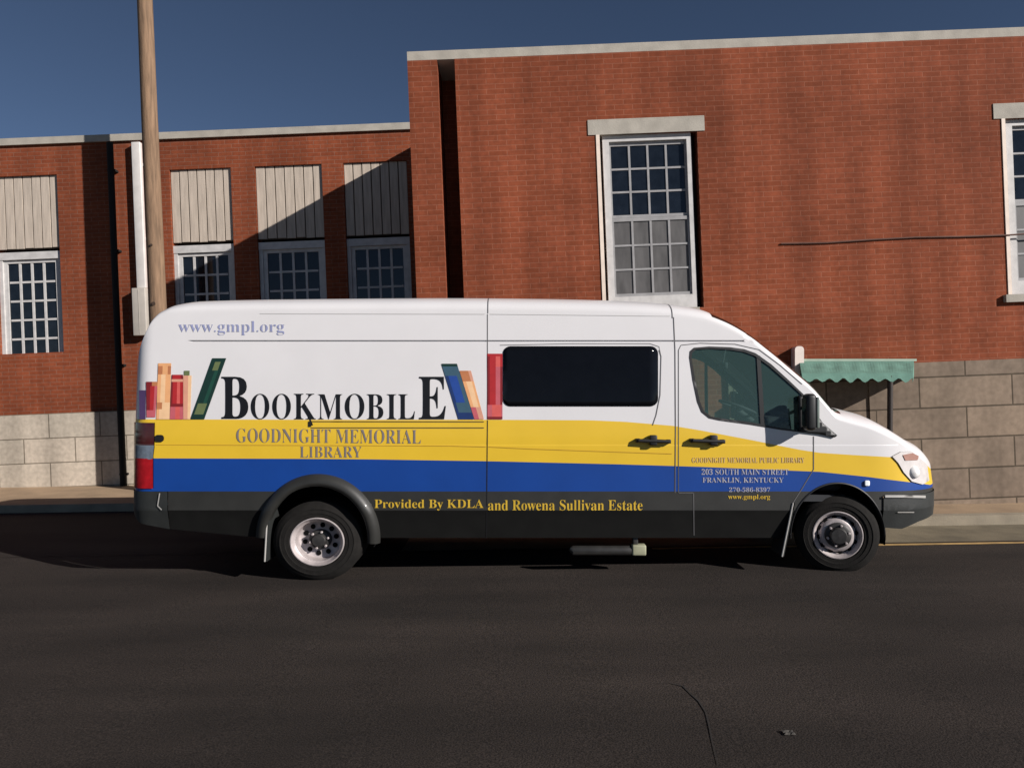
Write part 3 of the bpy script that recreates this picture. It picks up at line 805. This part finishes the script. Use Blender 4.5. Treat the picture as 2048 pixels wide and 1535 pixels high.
book((317, 343, 726), (313, 339.5, 838), [(0, .05, [(0, 1, 3)]), (.05, .2, [(0, .35, 5), (.35, .75, 3), (.75, 1, 5)]), (.2, .7, [(0, .25, 3), (.25, .6, 4), (.6, 1, 3)]), (.7, .82, [(0, .4, 5), (.4, 1, 4)]), (.82, 1, [(0, .2, 3), (.2, 1, 4)])], None, body)
book((344, 366.5, 749), (340, 366.5, 838), [(0, .1, redc), (.1, .16, [(0, 1, 11)]), (.16, .65, redb), (.65, .72, [(0, 1, 2)]), (.72, 1, [(0, .4, 12), (.4, .75, 1), (.75, 1, 12)])], None, body)
book((367, 384, 741), (367, 381, 838), [(0, .1, [(.1, .75, 7)]), (.1, 1, [(0, .6, 11), (.6, 1, 4)])], None, body)
book((425, 453, 716), (381, 409, 838), [(0, .06, [(0, 1, 13)]), (.06, .2, [(0, .3, 13), (.3, .7, 7), (.7, 1, 13)]), (.2, .74, [(0, .5, 13), (.5, .75, 6), (.75, 1, 13)]), (.74, .92, [(0, .15, 13), (.15, .8, 7), (.8, 1, 13)]), (.92, 1, [(0, 1, 13)])], None, body)
book((883, 914, 727), (917, 948, 838), [(0, .05, [(0, 1, 13)]), (.05, .22, [(0, 1, 9)]), (.22, .7, [(0, .2, 14), (.2, .75, 8), (.75, 1, 9)]), (.7, .88, [(0, .15, 14), (.15, 1, 9)]), (.88, 1, [(0, 1, 14)])], None, body)
book((919, 942, 741), (949, 968, 838), [(0, .22, [(0, .75, 5), (.75, 1, 11)]), (.22, .75, [(0, .3, 3), (.3, .8, 4), (.8, 1, 3)]), (.75, 1, [(0, .5, 12), (.5, 1, 11)])], None, body)
book((975, 1005, 707), (975, 1005, 838), [(0, .04, [(0, 1, 0)]), (.04, .2, [(0, .15, 2), (.15, .55, 0), (.55, .85, 1), (.85, 1, 0)]), (.2, .78, [(0, .15, 2), (.15, .55, 0), (.55, .85, 12), (.85, 1, 2)]), (.78, .96, [(0, .3, 12), (.3, .9, 1), (.9, 1, 12)]), (.96, 1, [(0, 1, 2)])], None, sdr)

# ------------------------------------------------------------------ ground (the street climbs gently to the right)
GS = .0163
def gz(x): return GS * (x + 1.78)
def sheet(name, x0, x1, y0, y1, dz, mt, kind='structure', nx=1):
    v = []; f = []
    for i in range(nx + 1):
        x = x0 + (x1 - x0) * i / nx
        v += [(x, y0, gz(x) + dz), (x, y1, gz(x) + dz)]
    for i in range(nx): f.append((2 * i, 2 * i + 2, 2 * i + 3, 2 * i + 1))
    return tag(mesh_obj(name, v, f, mt), kind=kind)
def asphalt():
    m = bpy.data.materials.new('asphalt'); m.use_nodes = True; nt = m.node_tree; N = nt.nodes; L = nt.links; p = N['Principled BSDF']
    p.inputs['Roughness'].default_value = .85; p.inputs['Specular IOR Level'].default_value = .25
    tc = N.new('ShaderNodeTexCoord')
    def nz(sc, st, det=6):
        mp = N.new('ShaderNodeMapping'); mp.inputs['Scale'].default_value = st; L.new(tc.outputs['Object'], mp.inputs[0])
        n = N.new('ShaderNodeTexNoise'); n.inputs['Scale'].default_value = sc; n.inputs['Detail'].default_value = det; L.new(mp.outputs[0], n.inputs['Vector']); return n
    a = nz(1.1, (.25, 1.3, 1)); b = nz(95, (1, 1, 1), 4); c = nz(.55, (.5, 1.2, 1), 6)
    r = N.new('ShaderNodeValToRGB'); e = r.color_ramp.elements; e[0].position = .3; e[0].color = (.0165, .0132, .0112, 1); e[1].position = .72; e[1].color = (.034, .0262, .0218, 1)
    L.new(a.outputs['Fac'], r.inputs[0])
    mr = N.new('ShaderNodeMapRange'); mr.inputs['From Min'].default_value = .3; mr.inputs['From Max'].default_value = .7; mr.inputs['To Min'].default_value = .35; mr.inputs['To Max'].default_value = 1.8
    L.new(b.outputs['Fac'], mr.inputs['Value'])
    mc = N.new('ShaderNodeMapRange'); mc.inputs['From Min'].default_value = .35; mc.inputs['From Max'].default_value = .65; mc.inputs['To Min'].default_value = .68; mc.inputs['To Max'].default_value = 1.25
    L.new(c.outputs['Fac'], mc.inputs['Value'])
    mm = N.new('ShaderNodeMath'); mm.operation = 'MULTIPLY'; L.new(mr.outputs[0], mm.inputs[0]); L.new(mc.outputs[0], mm.inputs[1])
    vm = N.new('ShaderNodeVectorMath'); vm.operation = 'SCALE'; L.new(r.outputs[0], vm.inputs[0]); L.new(mm.outputs[0], vm.inputs['Scale']); L.new(vm.outputs[0], p.inputs['Base Color'])
    bp = N.new('ShaderNodeBump'); bp.inputs['Strength'].default_value = .5; bp.inputs['Distance'].default_value = .01; L.new(b.outputs['Fac'], bp.inputs['Height']); L.new(bp.outputs[0], p.inputs['Normal'])
    return m
conc = mat('gutter_concrete', (.15, .125, .08), .85, noise_amt=.3, noise_scale=3, bump=.3)
walk = mat('tan_pavement', (.33, .23, .14), .9, noise_amt=.2, noise_scale=2, bump=.3)
dirt = mat('dry_ground', (.16, .13, .09), .95, noise_amt=.3, noise_scale=.5, bump=.3)
sheet('ground', -120, 120, -90, 150, -.03, dirt, nx=4)
asp = asphalt()
sheet('road', -60, 60, -12, 8.12, 0, asp, nx=4)
sheet('driveway', -60, -1.2, 8.12, 11.1, .002, asp, nx=4)
sheet('gutter', -1.2, 60, 8.12, 9.0, .004, conc, nx=4)
sheet('kerb_line', 1.5, 60, 7.98, 8.06, .004, mat('worn_yellow_paint', (.42, .27, .10), .8, noise_amt=.35, noise_scale=6), nx=4)
kb = MB(); kb.box((-1.2, 9.0, -.2), (60, 9.15, .12)); k_ = kb.build('kerb', mat('kerb_concrete', (.26, .22, .16), .85, noise_amt=.2, noise_scale=4, bump=.3)); k_.rotation_euler.y = -math.atan(GS); k_.location.z = GS * 1.78
tag(k_, kind='structure')
sheet('pavement', -1.2, 60, 9.15, 11.1, .117, walk, nx=4)
sheet('back_pavement', -60, 60, 11.1, 22, .119, walk, nx=4)
kb = MB(); kb.box((-60, 11.07, -.6), (-1.2, 11.1, .118)); k2 = kb.build('back_kerb', k_.data.materials[0]); k2.rotation_euler.y = -math.atan(GS); k2.location.z = GS * 1.78
tag(k2, kind='structure')
# a crack and a scrap of paper on the road
cr = []
xs = [(1300, 1368), (1340, 1366), (1366, 1372), (1382, 1388), (1398, 1402), (1412, 1425), (1418, 1450), (1424, 1480), (1436, 1530)]
v = []; f = []
for i, (a_, b2) in enumerate(xs):
    for it in range(2):
        d_ = H / ((b2 - CY) / F); X = (a_ - CX) / F * d_; d_ = (H - gz(X)) / ((b2 - CY) / F)
        X = (a_ - CX) / F * d_
    w_ = (.001, .003, .005, .004, .006, .004, .005, .003, .002)[i]
    v += [(X - w_, d_ - w_ * .6, gz(X) + .004), (X + w_, d_ + w_ * .6, gz(X) + .004)]
for i in range(len(xs) - 1): f.append((2 * i, 2 * i + 1, 2 * i + 3, 2 * i + 2))
tag(mesh_obj('road_crack', v, f, mat('crack_filler', (.014, .0115, .010), .9, noise_amt=.2)), kind='structure')
pp = MB(); c = pt(1577, 1466, (H - gz(1.5)) / ((1466 - CY) / F)); base = Vector((c.x, c.y, gz(c.x)))
v = []; f = []
for i in range(6):
    for j in range(5): v.append((base.x + (i - 2.5) * .011 + random.uniform(-.003, .003), base.y + (j - 2) * .011, base.z + .005 + random.uniform(0, .010)))
for i in range(5):
    for j in range(4): f.append((i * 5 + j, (i + 1) * 5 + j, (i + 1) * 5 + j + 1, i * 5 + j + 1))
o = mesh_obj('paper_scrap', v, f, mat('dirty_paper', (.055, .05, .043), .9, noise_amt=.3, noise_scale=60), None, None, False, base); o.location = base
sd = o.modifiers.new('t', 'SOLIDIFY'); sd.thickness = .0015
tag(o, 'small crumpled grey paper scrap lying on the asphalt nearest the viewer', 'litter')

# ------------------------------------------------------------------ buildings (upright; the photograph leans 2.3 degrees against them)
TH = R(2.3)
MR = Matrix.Translation((0, 0, H)) @ Matrix.Rotation(-TH, 4, 'Y') @ Matrix.Translation((0, 0, -H))
DP, DR = 9.9, 13.2
def U(px, py):
    x, y = px - CX, py - CY
    return x * math.cos(TH) - y * math.sin(TH), y * math.cos(TH) + x * math.sin(TH)
def LX(lx, d): return lx / F * d
def LZ(ly, d): return H - ly / F * d
def wall(mb, x0, x1, z0, z1, y, openings, depth, m=0, mrev=None):
    xs = sorted({x0, x1} | {o[0] for o in openings} | {o[1] for o in openings}); zs = sorted({z0, z1} | {o[2] for o in openings} | {o[3] for o in openings})
    for i in range(len(xs) - 1):
        for j in range(len(zs) - 1):
            cx, cz = (xs[i] + xs[i + 1]) / 2, (zs[j] + zs[j + 1]) / 2
            if any(o[0] < cx < o[1] and o[2] < cz < o[3] for o in openings): continue
            mb.add([(xs[i], y, zs[j]), (xs[i + 1], y, zs[j]), (xs[i + 1], y, zs[j + 1]), (xs[i], y, zs[j + 1])], [(0, 1, 2, 3)], m)
    for (a, b, c, d) in openings:
        Y = y + depth
        mb.add([(a, y, c), (a, Y, c), (a, Y, d), (a, y, d)], [(0, 1, 2, 3)], m if mrev is None else mrev)
        mb.add([(b, y, c), (b, Y, c), (b, Y, d), (b, y, d)], [(3, 2, 1, 0)], m if mrev is None else mrev)
        mb.add([(a, y, c), (b, y, c), (b, Y, c), (a, Y, c)], [(0, 1, 2, 3)], m if mrev is None else mrev)
        mb.add([(a, y, d), (b, y, d), (b, Y, d), (a, Y, d)], [(3, 2, 1, 0)], m if mrev is None else mrev)

wfw = mat('white_window_paint', (.50, .485, .47), .6, noise_amt=.12, noise_scale=9)
wfg = mat('grey_window_paint', (.27, .265, .265), .6, noise_amt=.12, noise_scale=9)
dusty = mat('dusty_screen_glass', (.092, .088, .086), .45, spec=.4, noise_amt=.28, noise_scale=3.5, stretch=(3, 1, .8))
darkpane = mat('dark_window_glass', (.008, .011, .016), .08, spec=.5, noise_amt=.3)
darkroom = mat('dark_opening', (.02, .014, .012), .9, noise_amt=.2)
cream = mat('cream_trim_paint', (.74, .62, .52), .6, noise_amt=.08)
boardd = mat('board_backing', (.10, .075, .055), .9, noise_amt=.2)
boardm = mat('weathered_boards', (.46, .39, .32), .8, noise_amt=.16, noise_scale=4, stretch=(6, 1, .6), bump=.15)
coping = mat('stone_coping', (.36, .33, .28), .85, noise_amt=.15, noise_scale=5, bump=.2)

# --- the nearer wing on the right
bA = (LX(300, DP), DP, 0)
wing = thing('brick_building', bA, 'nearer red brick building behind front half of van, tall paned window and stone base', 'building', None, MR)
TZ = 6.25
xl = LX(-183.5, DP); xs0 = LX(-124, DP); xs1 = LX(-89, DP)
w = MB()
winA = (LX(181, DP), LX(387, DP)); 
def winop(a): return (LX(a, DP), LX(a + 203, DP), LZ(-138, DP), LZ(-490, DP))
ops = [winop(187), winop(998)]
wall(w, xs1, 16, 1.5, TZ - .12, DP, ops, .22)
wall(w, xl, xs0, -1, TZ - .12, DP, [], 0)
w.add([(xs1, DP, -1), (16, DP, -1), (16, DP, 1.5), (xs1, DP, 1.5)], [(0, 1, 2, 3)])
w.add([(xl, DP, -1), (xl, DR + 6, -1), (xl, DR + 6, TZ - .12), (xl, DP, TZ - .12)], [(3, 2, 1, 0)])
w.add([(xs0, DP, -1), (xs0, DP + .7, -1), (xs0, DP + .7, TZ - .12), (xs0, DP, TZ - .12)], [(0, 1, 2, 3)])
w.add([(xs1, DP, -1), (xs1, DP + .7, -1), (xs1, DP + .7, TZ - .12), (xs1, DP, TZ - .12)], [(3, 2, 1, 0)])
w.add([(xs0, DP + .7, -1), (xs1, DP + .7, -1), (xs1, DP + .7, TZ - .12), (xs0, DP + .7, TZ - .12)], [(0, 1, 2, 3)])
w.add([(16, DP, -1), (16, DR + 6, -1), (16, DR + 6, TZ - .12), (16, DP, TZ - .12)], [(0, 1, 2, 3)])
w.add([(xl, DR + 6, -1), (16, DR + 6, -1), (16, DR + 6, TZ - .12), (xl, DR + 6, TZ - .12)], [(3, 2, 1, 0)])
w.build('wall', BR['red1'], wing, False, bA)
w = MB(); w.box((xl, DP + .003, TZ - .12), (16, DR + 6, TZ)); w.build('roof', coping, wing, False, bA)
w = MB(); ztb = LZ(-10, DP)
w.box((LX(430, DP), DP - .05, -1), (16, DP - .002, ztb)); w.build('stone_base', BR['stone'], wing, False, bA)
w = MB(); px0 = LX(708, DP)
w.box((px0, DP - .075, -1), (px0 + .09, DP - .052, ztb - .01)); w.build('pilaster', BR['stone'], wing, False, bA)
def tall_window(a, top_dark, parent):
    """double-hung window, 4 panes wide; a = local pixel of the opening's left edge"""
    y0 = DP + .05
    root = MB()
    # white edge trim at the left
    x0 = LX(a, DP); f0 = LX(a + 14, DP); f1 = LX(a + 192, DP); zb, zt = LZ(-138, DP), LZ(-490, DP); zm = LZ(-325, DP)
    fr = MB()
    i0, i1 = LX(a + 27, DP), LX(a + 183, DP)
    fr.box((f0, y0, zb), (i0, y0 + .1, zt)); fr.box((i1, y0, zb), (f1, y0 + .1, zt)); fr.box((i0, y0, zt - .08), (i1, y0 + .1, zt)); fr.box((i0, y0, zb), (i1, y0 + .1, zb + .185))
    fo = fr.build('window_frame', wfw, parent, False, bA)
    for (za, zb_, yy, mt, nm) in ((zb + .185, zm, y0 + .02, dusty, 'lower_sash'), (zm, zt - .08, y0 + .045, darkpane, 'upper_sash')):
        s_ = MB(); h_ = zb_ - za
        s_.box((i0, yy, zb_ - .05), (i1, yy + .035, zb_ - .004)); s_.box((i0, yy, za + .003), (i1, yy + .035, za + .04))
        s_.box((i0, yy, za + .04), (i0 + .025, yy + .035, zb_ - .05)); s_.box((i1 - .025, yy, za + .04), (i1, yy + .035, zb_ - .05))
        xs_ = [i0 + .025 + (i1 - i0 - .05) * k / 4 for k in range(5)]
        zs_ = [za + .04 + (h_ - .09) * k / 3 for k in range(4)]
        for k in (1, 2, 3): s_.box((xs_[k] - .014, yy + .003, za + .04), (xs_[k] + .014, yy + .03, zb_ - .05))
        for k in (1, 2):
            for q in range(4): s_.box((xs_[q] + (.014 if q else 0), yy + .005, zs_[k] - .013), (xs_[q + 1] - (.014 if q < 3 else 0), yy + .028, zs_[k] + .013))
        so = s_.build(nm, wfg, parent, False, bA)
        g = MB(); g.box((i0 + .01, yy + .016, za + .02), (i1 - .01, yy + .022, zb_ - .02)); g.build('pane', mt, parent, False, bA)
    e = MB(); e.box((x0 + .002, DP - .012, zb), (x0 + .05, DP + .05, zt)); e.build('edge_trim', cream, parent, False, bA)
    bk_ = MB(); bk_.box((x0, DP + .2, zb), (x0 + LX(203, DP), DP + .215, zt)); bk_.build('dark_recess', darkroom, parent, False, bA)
    li = MB(); li.box((x0 - .1, DP - .012, zt), (x0 + LX(203, DP) + .1, DP + .2, zt + .2)); li.build('lintel', coping, parent, False, bA)
    si = MB(); si.box((x0 - .06, DP - .06, zb - .1), (f1, DP + .2, zb)); si.build('sill', coping, parent, False, bA)
for a in (187, 998):
    wr = bpy.data.objects.new('window', None); COL.objects.link(wr); wr.parent = wing
    tall_window(a, True, wr)
cb = MB(); n = 14; p0 = (LX(548, DP), DP - .012, LZ(-258, DP)); p1 = (12, DP - .012, LZ(-259, DP) + .0)
cb.tube([(p0[0] + (p1[0] - p0[0]) * i / n, DP - .014, p0[2] + (p1[2] - p0[2]) * i / n - .012 * math.sin(i * 1.7)) for i in range(n + 1)], .011, 0, 8)
co = cb.build('wall_cable', mat('cable_sheath', (.085, .033, .02), .7, noise_amt=.2), None, True, p0); co.matrix_world = MR @ Matrix.Translation(p0)
tag(co, 'thin dark cable strung along the plain red brick right of the dusty window', 'cable')
# roof aerial stubs seen just over the van roof
sb_ = MB(); q0 = (LX(106, DP) , DP - .03, LZ(-178, DP))
# --- the recessed building on the left
bB = (LX(-500, DR), DR, 0)
rec = thing('brick_building', bB, 'recessed red brick building behind rear of van, partly shaded, boards above its windows', 'building', None, MR)
def ropen(a, b): return (LX(a, DR), LX(b, DR), LZ(-100, DR), LZ(-455, DR))
WR = [(-1020, -893), (-668, -545), (-497, -363), (-320, -193)]
w = MB(); zbs = LZ(21.7, DR); ZR = 6.35
wall(w, -22, xl - .002, zbs, ZR, DR, [ropen(*q) for q in WR], .3)
w.add([(-22, DR, -1), (xl - .002, DR, -1), (xl - .002, DR, zbs), (-22, DR, zbs)], [(0, 1, 2, 3)])
w.add([(-22, DR, -1), (-22, DR + 6, -1), (-22, DR + 6, ZR), (-22, DR, ZR)], [(3, 2, 1, 0)])
w.add([(-22, DR + 6, -1), (xl - .002, DR + 6, -1), (xl - .002, DR + 6, ZR), (-22, DR + 6, ZR)], [(3, 2, 1, 0)])
w.add([(xl - .002, DR + .01, TZ - .3), (xl - .002, DR + 6, TZ - .3), (xl - .002, DR + 6, ZR), (xl - .002, DR + .01, ZR)], [(0, 1, 2, 3)])
w.build('wall', BR['red2'], rec, False, bB)
w = MB(); w.box((-22, DR - .05, ZR), (xl - .01, DR + 6, ZR + .12)); w.build('roof', coping, rec, False, bB)
w = MB(); w.box((-22, DR - .06, -1), (xl - .05, DR - .002, zbs)); w.build('stone_base', BR['stone2'], rec, False, bB)
for (a, b) in WR:
    wr = bpy.data.objects.new('window', None); COL.objects.link(wr); wr.parent = rec
    x0, x1 = LX(a, DR), LX(b, DR); y0 = DR + .10; zf = LZ(-300, DR); zb = LZ(-100, DR); zt = LZ(-455, DR)
    bo = MB(); n = 7; bw = (x1 - x0) / n
    for i in range(n):
        jit = random.uniform(-.004, .004); dz = random.uniform(-.01, .01)
        bo.box((x0 + i * bw + .010, y0 - .06 + jit, zf + .09 + dz), (x0 + (i + 1) * bw - .010, y0 - .03 + jit, zt - .002))
    bo.box((x0 + .002, y0 - .028, zf + .08), (x1 - .002, y0 - .01, zt - .004), 1)
    bo.build('board_panel', [boardm, boardd], wr, False, bB)
    fr = MB(); fw = .11
    fr.box((x0, y0 - .06, zf - .10), (x1, y0 + .06, zf + .03)); fr.box((x0 + .003, y0 - .05, zb), (x0 + fw * .6, y0 + .06, zf - .10)); fr.box((x1 - fw * .6, y0 - .05, zb), (x1 - .003, y0 + .06, zf - .10))
    fr.build('window_frame', wfw, wr, False, bB)
    s_ = MB(); i0, i1 = x0 + fw * .6, x1 - fw * .6
    s_.box((i0, y0 - .02, zb), (i0 + .07, y0 + .03, zf - .10)); s_.box((i1 - .07, y0 - .02, zb), (i1, y0 + .03, zf - .10)); s_.box((i0 + .07, y0 - .02, zf - .16), (i1 - .07, y0 + .03, zf - .10))
    for k in (1, 2, 3):
        xx = i0 + .07 + (i1 - i0 - .14) * k / 4; s_.box((xx - .02, y0 - .012, zb), (xx + .02, y0 + .02, zf - .16))
    for k in range(1, 6):
        zz = zf - .16 - .335 * k
        if zz > zb + .1:
            for q in range(4):
                xa = i0 + .07 + (i1 - i0 - .14) * q / 4 + .02; xb = i0 + .07 + (i1 - i0 - .14) * (q + 1) / 4 - .02
                s_.box((xa, y0 - .010, zz - .018), (xb, y0 + .018, zz + .018))
    so = s_.build('sash', wfw, wr, False, bB)
    g = MB(); g.box((i0, y0 + .004, zb), (i1, y0 + .01, zf - .1)); g.build('pane', darkpane, wr, False, bB)
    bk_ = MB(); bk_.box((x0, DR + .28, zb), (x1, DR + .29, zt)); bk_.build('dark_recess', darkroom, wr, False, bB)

# --- things on and before the recessed wall
def mthing(name, mb, mats, base, label, cat, smooth=True):
    o = mb.build(name, mats, None, smooth, base); o.matrix_world = MR @ Matrix.Translation(base); tag(o, label, cat); return o
pole = thing('utility_pole', (LX(-703, 12.3), 12.3, -.1), 'brown wooden utility pole standing behind the rear corner of the van', 'utility pole', None, MR)
pb = (LX(-703, 12.3), 12.3, -.1)
t = MB(); t.tube([(pb[0], 12.3, -.3), (pb[0] + .01, 12.3, 3), (pb[0], 12.3, 6.5), (pb[0], 12.3, 11)], [.155, .138, .125, .11], 0, 20)
t.build('shaft', mat('weathered_pole_wood', (.20, .125, .075), .9, noise_amt=.35, noise_scale=5, stretch=(6, 6, .5), bump=.5, bump_scale=20), pole, True, pb)
rb_ = mat('rusty_bolt', (.05, .03, .02), .8, noise_amt=.3)
for zz_, r_b in ((3.35, .03), (4.3, .02)):
    t = MB(); t.tube([(pb[0] + .01, 12.3 - .15, zz_), (pb[0] + .01, 12.3 - .10, zz_)], r_b); t.build('bolt', rb_, pole, True, pb)
dn = MB(); xa, xb = LX(-741, DR - .08), LX(-723, DR - .08)
b0 = ((xa + xb) / 2, DR - .07, LZ(-172, DR))
zbx0, zbx1 = LZ(-126, DR - .1), LZ(-221, DR - .1)
dn.rbox((xa, DR - .11, zbx1), (xb, DR - .02, 6.3), .015); dn.box((xa - .02, DR - .02, 4.6), (xb + .02, DR - .001, 4.65)); dn.box((xa - .02, DR - .02, 5.9), (xb + .02, DR - .001, 5.95))
mthing('conduit', dn, [mat('white_pipe_paint', (.60, .57, .54), .5, noise_amt=.08)], b0, 'white vertical conduit on brick wall just left of the wooden pole', 'conduit')
mb_ = MB(); xa, xb = LX(-752, DR - .15), LX(-725, DR - .15); b1 = ((xa + xb) / 2, DR - .1, zbx0)
mb_.rbox((xa, DR - .17, zbx0), (xb, DR - .005, zbx1 - .002), .012)
mb_.box(((xa + xb) / 2 - .004, DR - .175, zbx0 + .03), ((xa + xb) / 2 + .004, DR - .17, zbx1 - .03))
mthing('electric_box', mb_, [mat('beige_box_paint', (.42, .385, .34), .55, noise_amt=.06)], b1, 'pale beige upright electric box below the white conduit', 'electric box')
bp_ = MB(); xx = LX(-783, DR - .1); b2 = (xx, DR - .1, 0)
bp_.tube([(xx, DR - .125, -.06), (xx, DR - .125, 6.3)], .055, 0, 14)
for zz in (.5, 2.4, 4.4, 5.8): bp_.box((xx - .07, DR - .12, zz), (xx + .07, DR - .062 if zz < 1.5 else DR - .001, zz + .035))
mthing('black_pipe', bp_, [mat('black_iron_pipe', (.004, .0035, .003), .85, noise_amt=.3)], b2, 'black iron drainpipe on brick and stone wall left of the van', 'drainpipe')

# --- awning, post and box on the right wall
tealm = mat('teal_canvas', (.115, .235, .185), .85, noise_amt=.16, noise_scale=7, bump=.25, bump_scale=120)
teall = mat('faded_canvas_edge', (.34, .42, .34), .85, noise_amt=.1)
yb, yf = 9.84, 9.30
X0, X1 = (1604 - CX) / F * 9.3, (1826 - CX) / F * 9.3
Xb0, Xb1 = (1600 - CX) / F * 9.84, (1828 - CX) / F * 9.84
zb_ = H - (722 - CY) / F * 9.84; zf_ = H - (746 - CY) / F * 9.30; zv = H - (765 - CY) / F * 9.30
aw = thing('awning', ((X0 + X1) / 2, yb, zf_), 'faded teal fabric awning with scalloped edge on the brick wall ahead of the van', 'awning')
AO = ((X0 + X1) / 2, yb, zf_)
c_ = MB(); n = 44; v = []
for i in range(n + 1):
    x = X0 + (X1 - X0) * i / n; sg = .006 * math.sin(i * .9)
    xb_ = Xb0 + (Xb1 - Xb0) * i / n
    v += [(xb_, yb, zb_), ((x + xb_) / 2, (yb + yf) / 2, (zb_ + zf_) / 2 + sg - .004), (x, yf, zf_), (x, yf - .005, zv + .03 + .026 * math.cos(2 * math.pi * i / 5.5) + sg)]
f = []
for i in range(n):
    for j in range(3): f.append((i * 4 + j, i * 4 + j + 1, (i + 1) * 4 + j + 1, (i + 1) * 4 + j))
c_.add(v, f)
for x, xq in ((X0, Xb0), (X1, Xb1)): c_.add([(xq, yb, zb_), (x, yf, zf_), (x, yf, zv + .01), (xq, yb, zf_ - .02)], [(0, 1, 2, 3)])
o = c_.build('canopy', [tealm], aw, False, AO); sd = o.modifiers.new('t', 'SOLIDIFY'); sd.thickness = .006
c_ = MB(); c_.box((Xb0 - .01, yb - .01, zb_), (Xb1 + .03, yb + .008, zb_ + .03)); c_.build('top_rail', teall, aw, False, AO)
c_ = MB(); c_.tube([(Xb0 + .02, yb, zf_ - .03), (X0 + .02, yf + .02, zf_ - .015)], .012); c_.tube([(Xb1 - .02, yb, zf_ - .03), (X1 - .02, yf + .02, zf_ - .015)], .012); c_.tube([(X0 + .01, yf + .02, zf_ - .015), (X1 - .01, yf + .02, zf_ - .015)], .012)
c_.build('frame', mat('awning_frame_metal', (.06, .055, .05), .5, metal=.5, noise_amt=.1), aw, True, AO)
xp = (1781 - CX) / F * 9.3
ps = MB(); ps.tube([(xp, 9.33, gz(xp) + .10), (xp + .012, 9.33, zf_ - .03)], .033, 0, 12); ps.rbox((xp - .07, 9.23, gz(xp) + .10), (xp + .07, 9.37, gz(xp) + .13), .01)
ps.build('post', mat('dark_post_paint', (.022, .014, .010), .6, noise_amt=.2), aw, True, AO)
bx = MB(); xa = (1590 - CX) / F * 9.76; xb = (1608 - CX) / F * 9.76; z0 = H - (790 - CY) / F * 9.76; z1 = H - (692 - CY) / F * 9.76
bm = bmesh.new(); bmesh.ops.create_cube(bm, size=1)
for v_ in bm.verts: v_.co = Vector((xa + (v_.co.x + .5) * (xb - xa), 9.76 + (v_.co.y + .5) * .135, z0 + (v_.co.z + .5) * (z1 - z0)))
ed = [e for e in bm.edges if abs(e.verts[0].co.z - z1) < 1e-4 and abs(e.verts[1].co.z - z1) < 1e-4 and abs(e.verts[0].co.y - e.verts[1].co.y) > .05]
bmesh.ops.bevel(bm, geom=ed, offset=.045, segments=5, affect='EDGES', profile=.5)
bm.verts.ensure_lookup_table(); bm.verts.index_update()
bx.add([v_.co[:] for v_ in bm.verts], [[v_.index for v_ in f_.verts] for f_ in bm.faces]); bm.free()
bo_ = bx.build('wall_box', [mat('white_box_paint', (.72, .62, .56), .5, noise_amt=.06)], None, False, (xa, 9.8, z0)); bo_.location = (xa, 9.8, z0)
tag(bo_, 'narrow white round-topped box on the brick wall touching the awning end', 'wall box')

# ------------------------------------------------------------------ light and camera
AZ = R(57.5); EL = math.atan(.505 * math.sin(AZ))
dl = Vector((-math.sin(AZ) * math.cos(EL), math.cos(AZ) * math.cos(EL), -math.sin(EL)))
dl = (MR.to_3x3() @ dl).normalized()
sun = bpy.data.lights.new('sun', 'SUN'); sun.energy = 5.0; sun.angle = R(.5); sun.color = (1, .945, .90)
so = bpy.data.objects.new('sun', sun); COL.objects.link(so); so.rotation_euler = dl.to_track_quat('-Z', 'Y').to_euler(); so.location = (0, 0, 20)
world = bpy.data.worlds.new('World'); SC.world = world; world.use_nodes = True
nt = world.node_tree; bg = nt.nodes['Background']; sky = nt.nodes.new('ShaderNodeTexSky'); sky.sky_type = 'NISHITA'; sky.sun_disc = False
tow = -dl
sky.sun_elevation = math.asin(tow.z); sky.sun_rotation = math.atan2(tow.x, tow.y)
sky.air_density = .45; sky.dust_density = 0
nt.links.new(sky.outputs[0], bg.inputs[0]); bg.inputs[1].default_value = .05
cam = bpy.data.cameras.new('camera'); cam.sensor_width = 36; cam.lens = F / 2048 * 36; cam.clip_end = 1000; cam.clip_start = .05
cam.shift_y = 0
co = bpy.data.objects.new('camera', cam); COL.objects.link(co); co.location = (0, 0, H); co.rotation_euler = (R(90), 0, 0); SC.camera = co
vs_ = SC.view_settings; vs_.view_transform = 'Standard'; vs_.look = 'None'; vs_.exposure = .33; vs_.gamma = 1
SC.cycles.max_bounces = 8; SC.cycles.transparent_max_bounces = 16
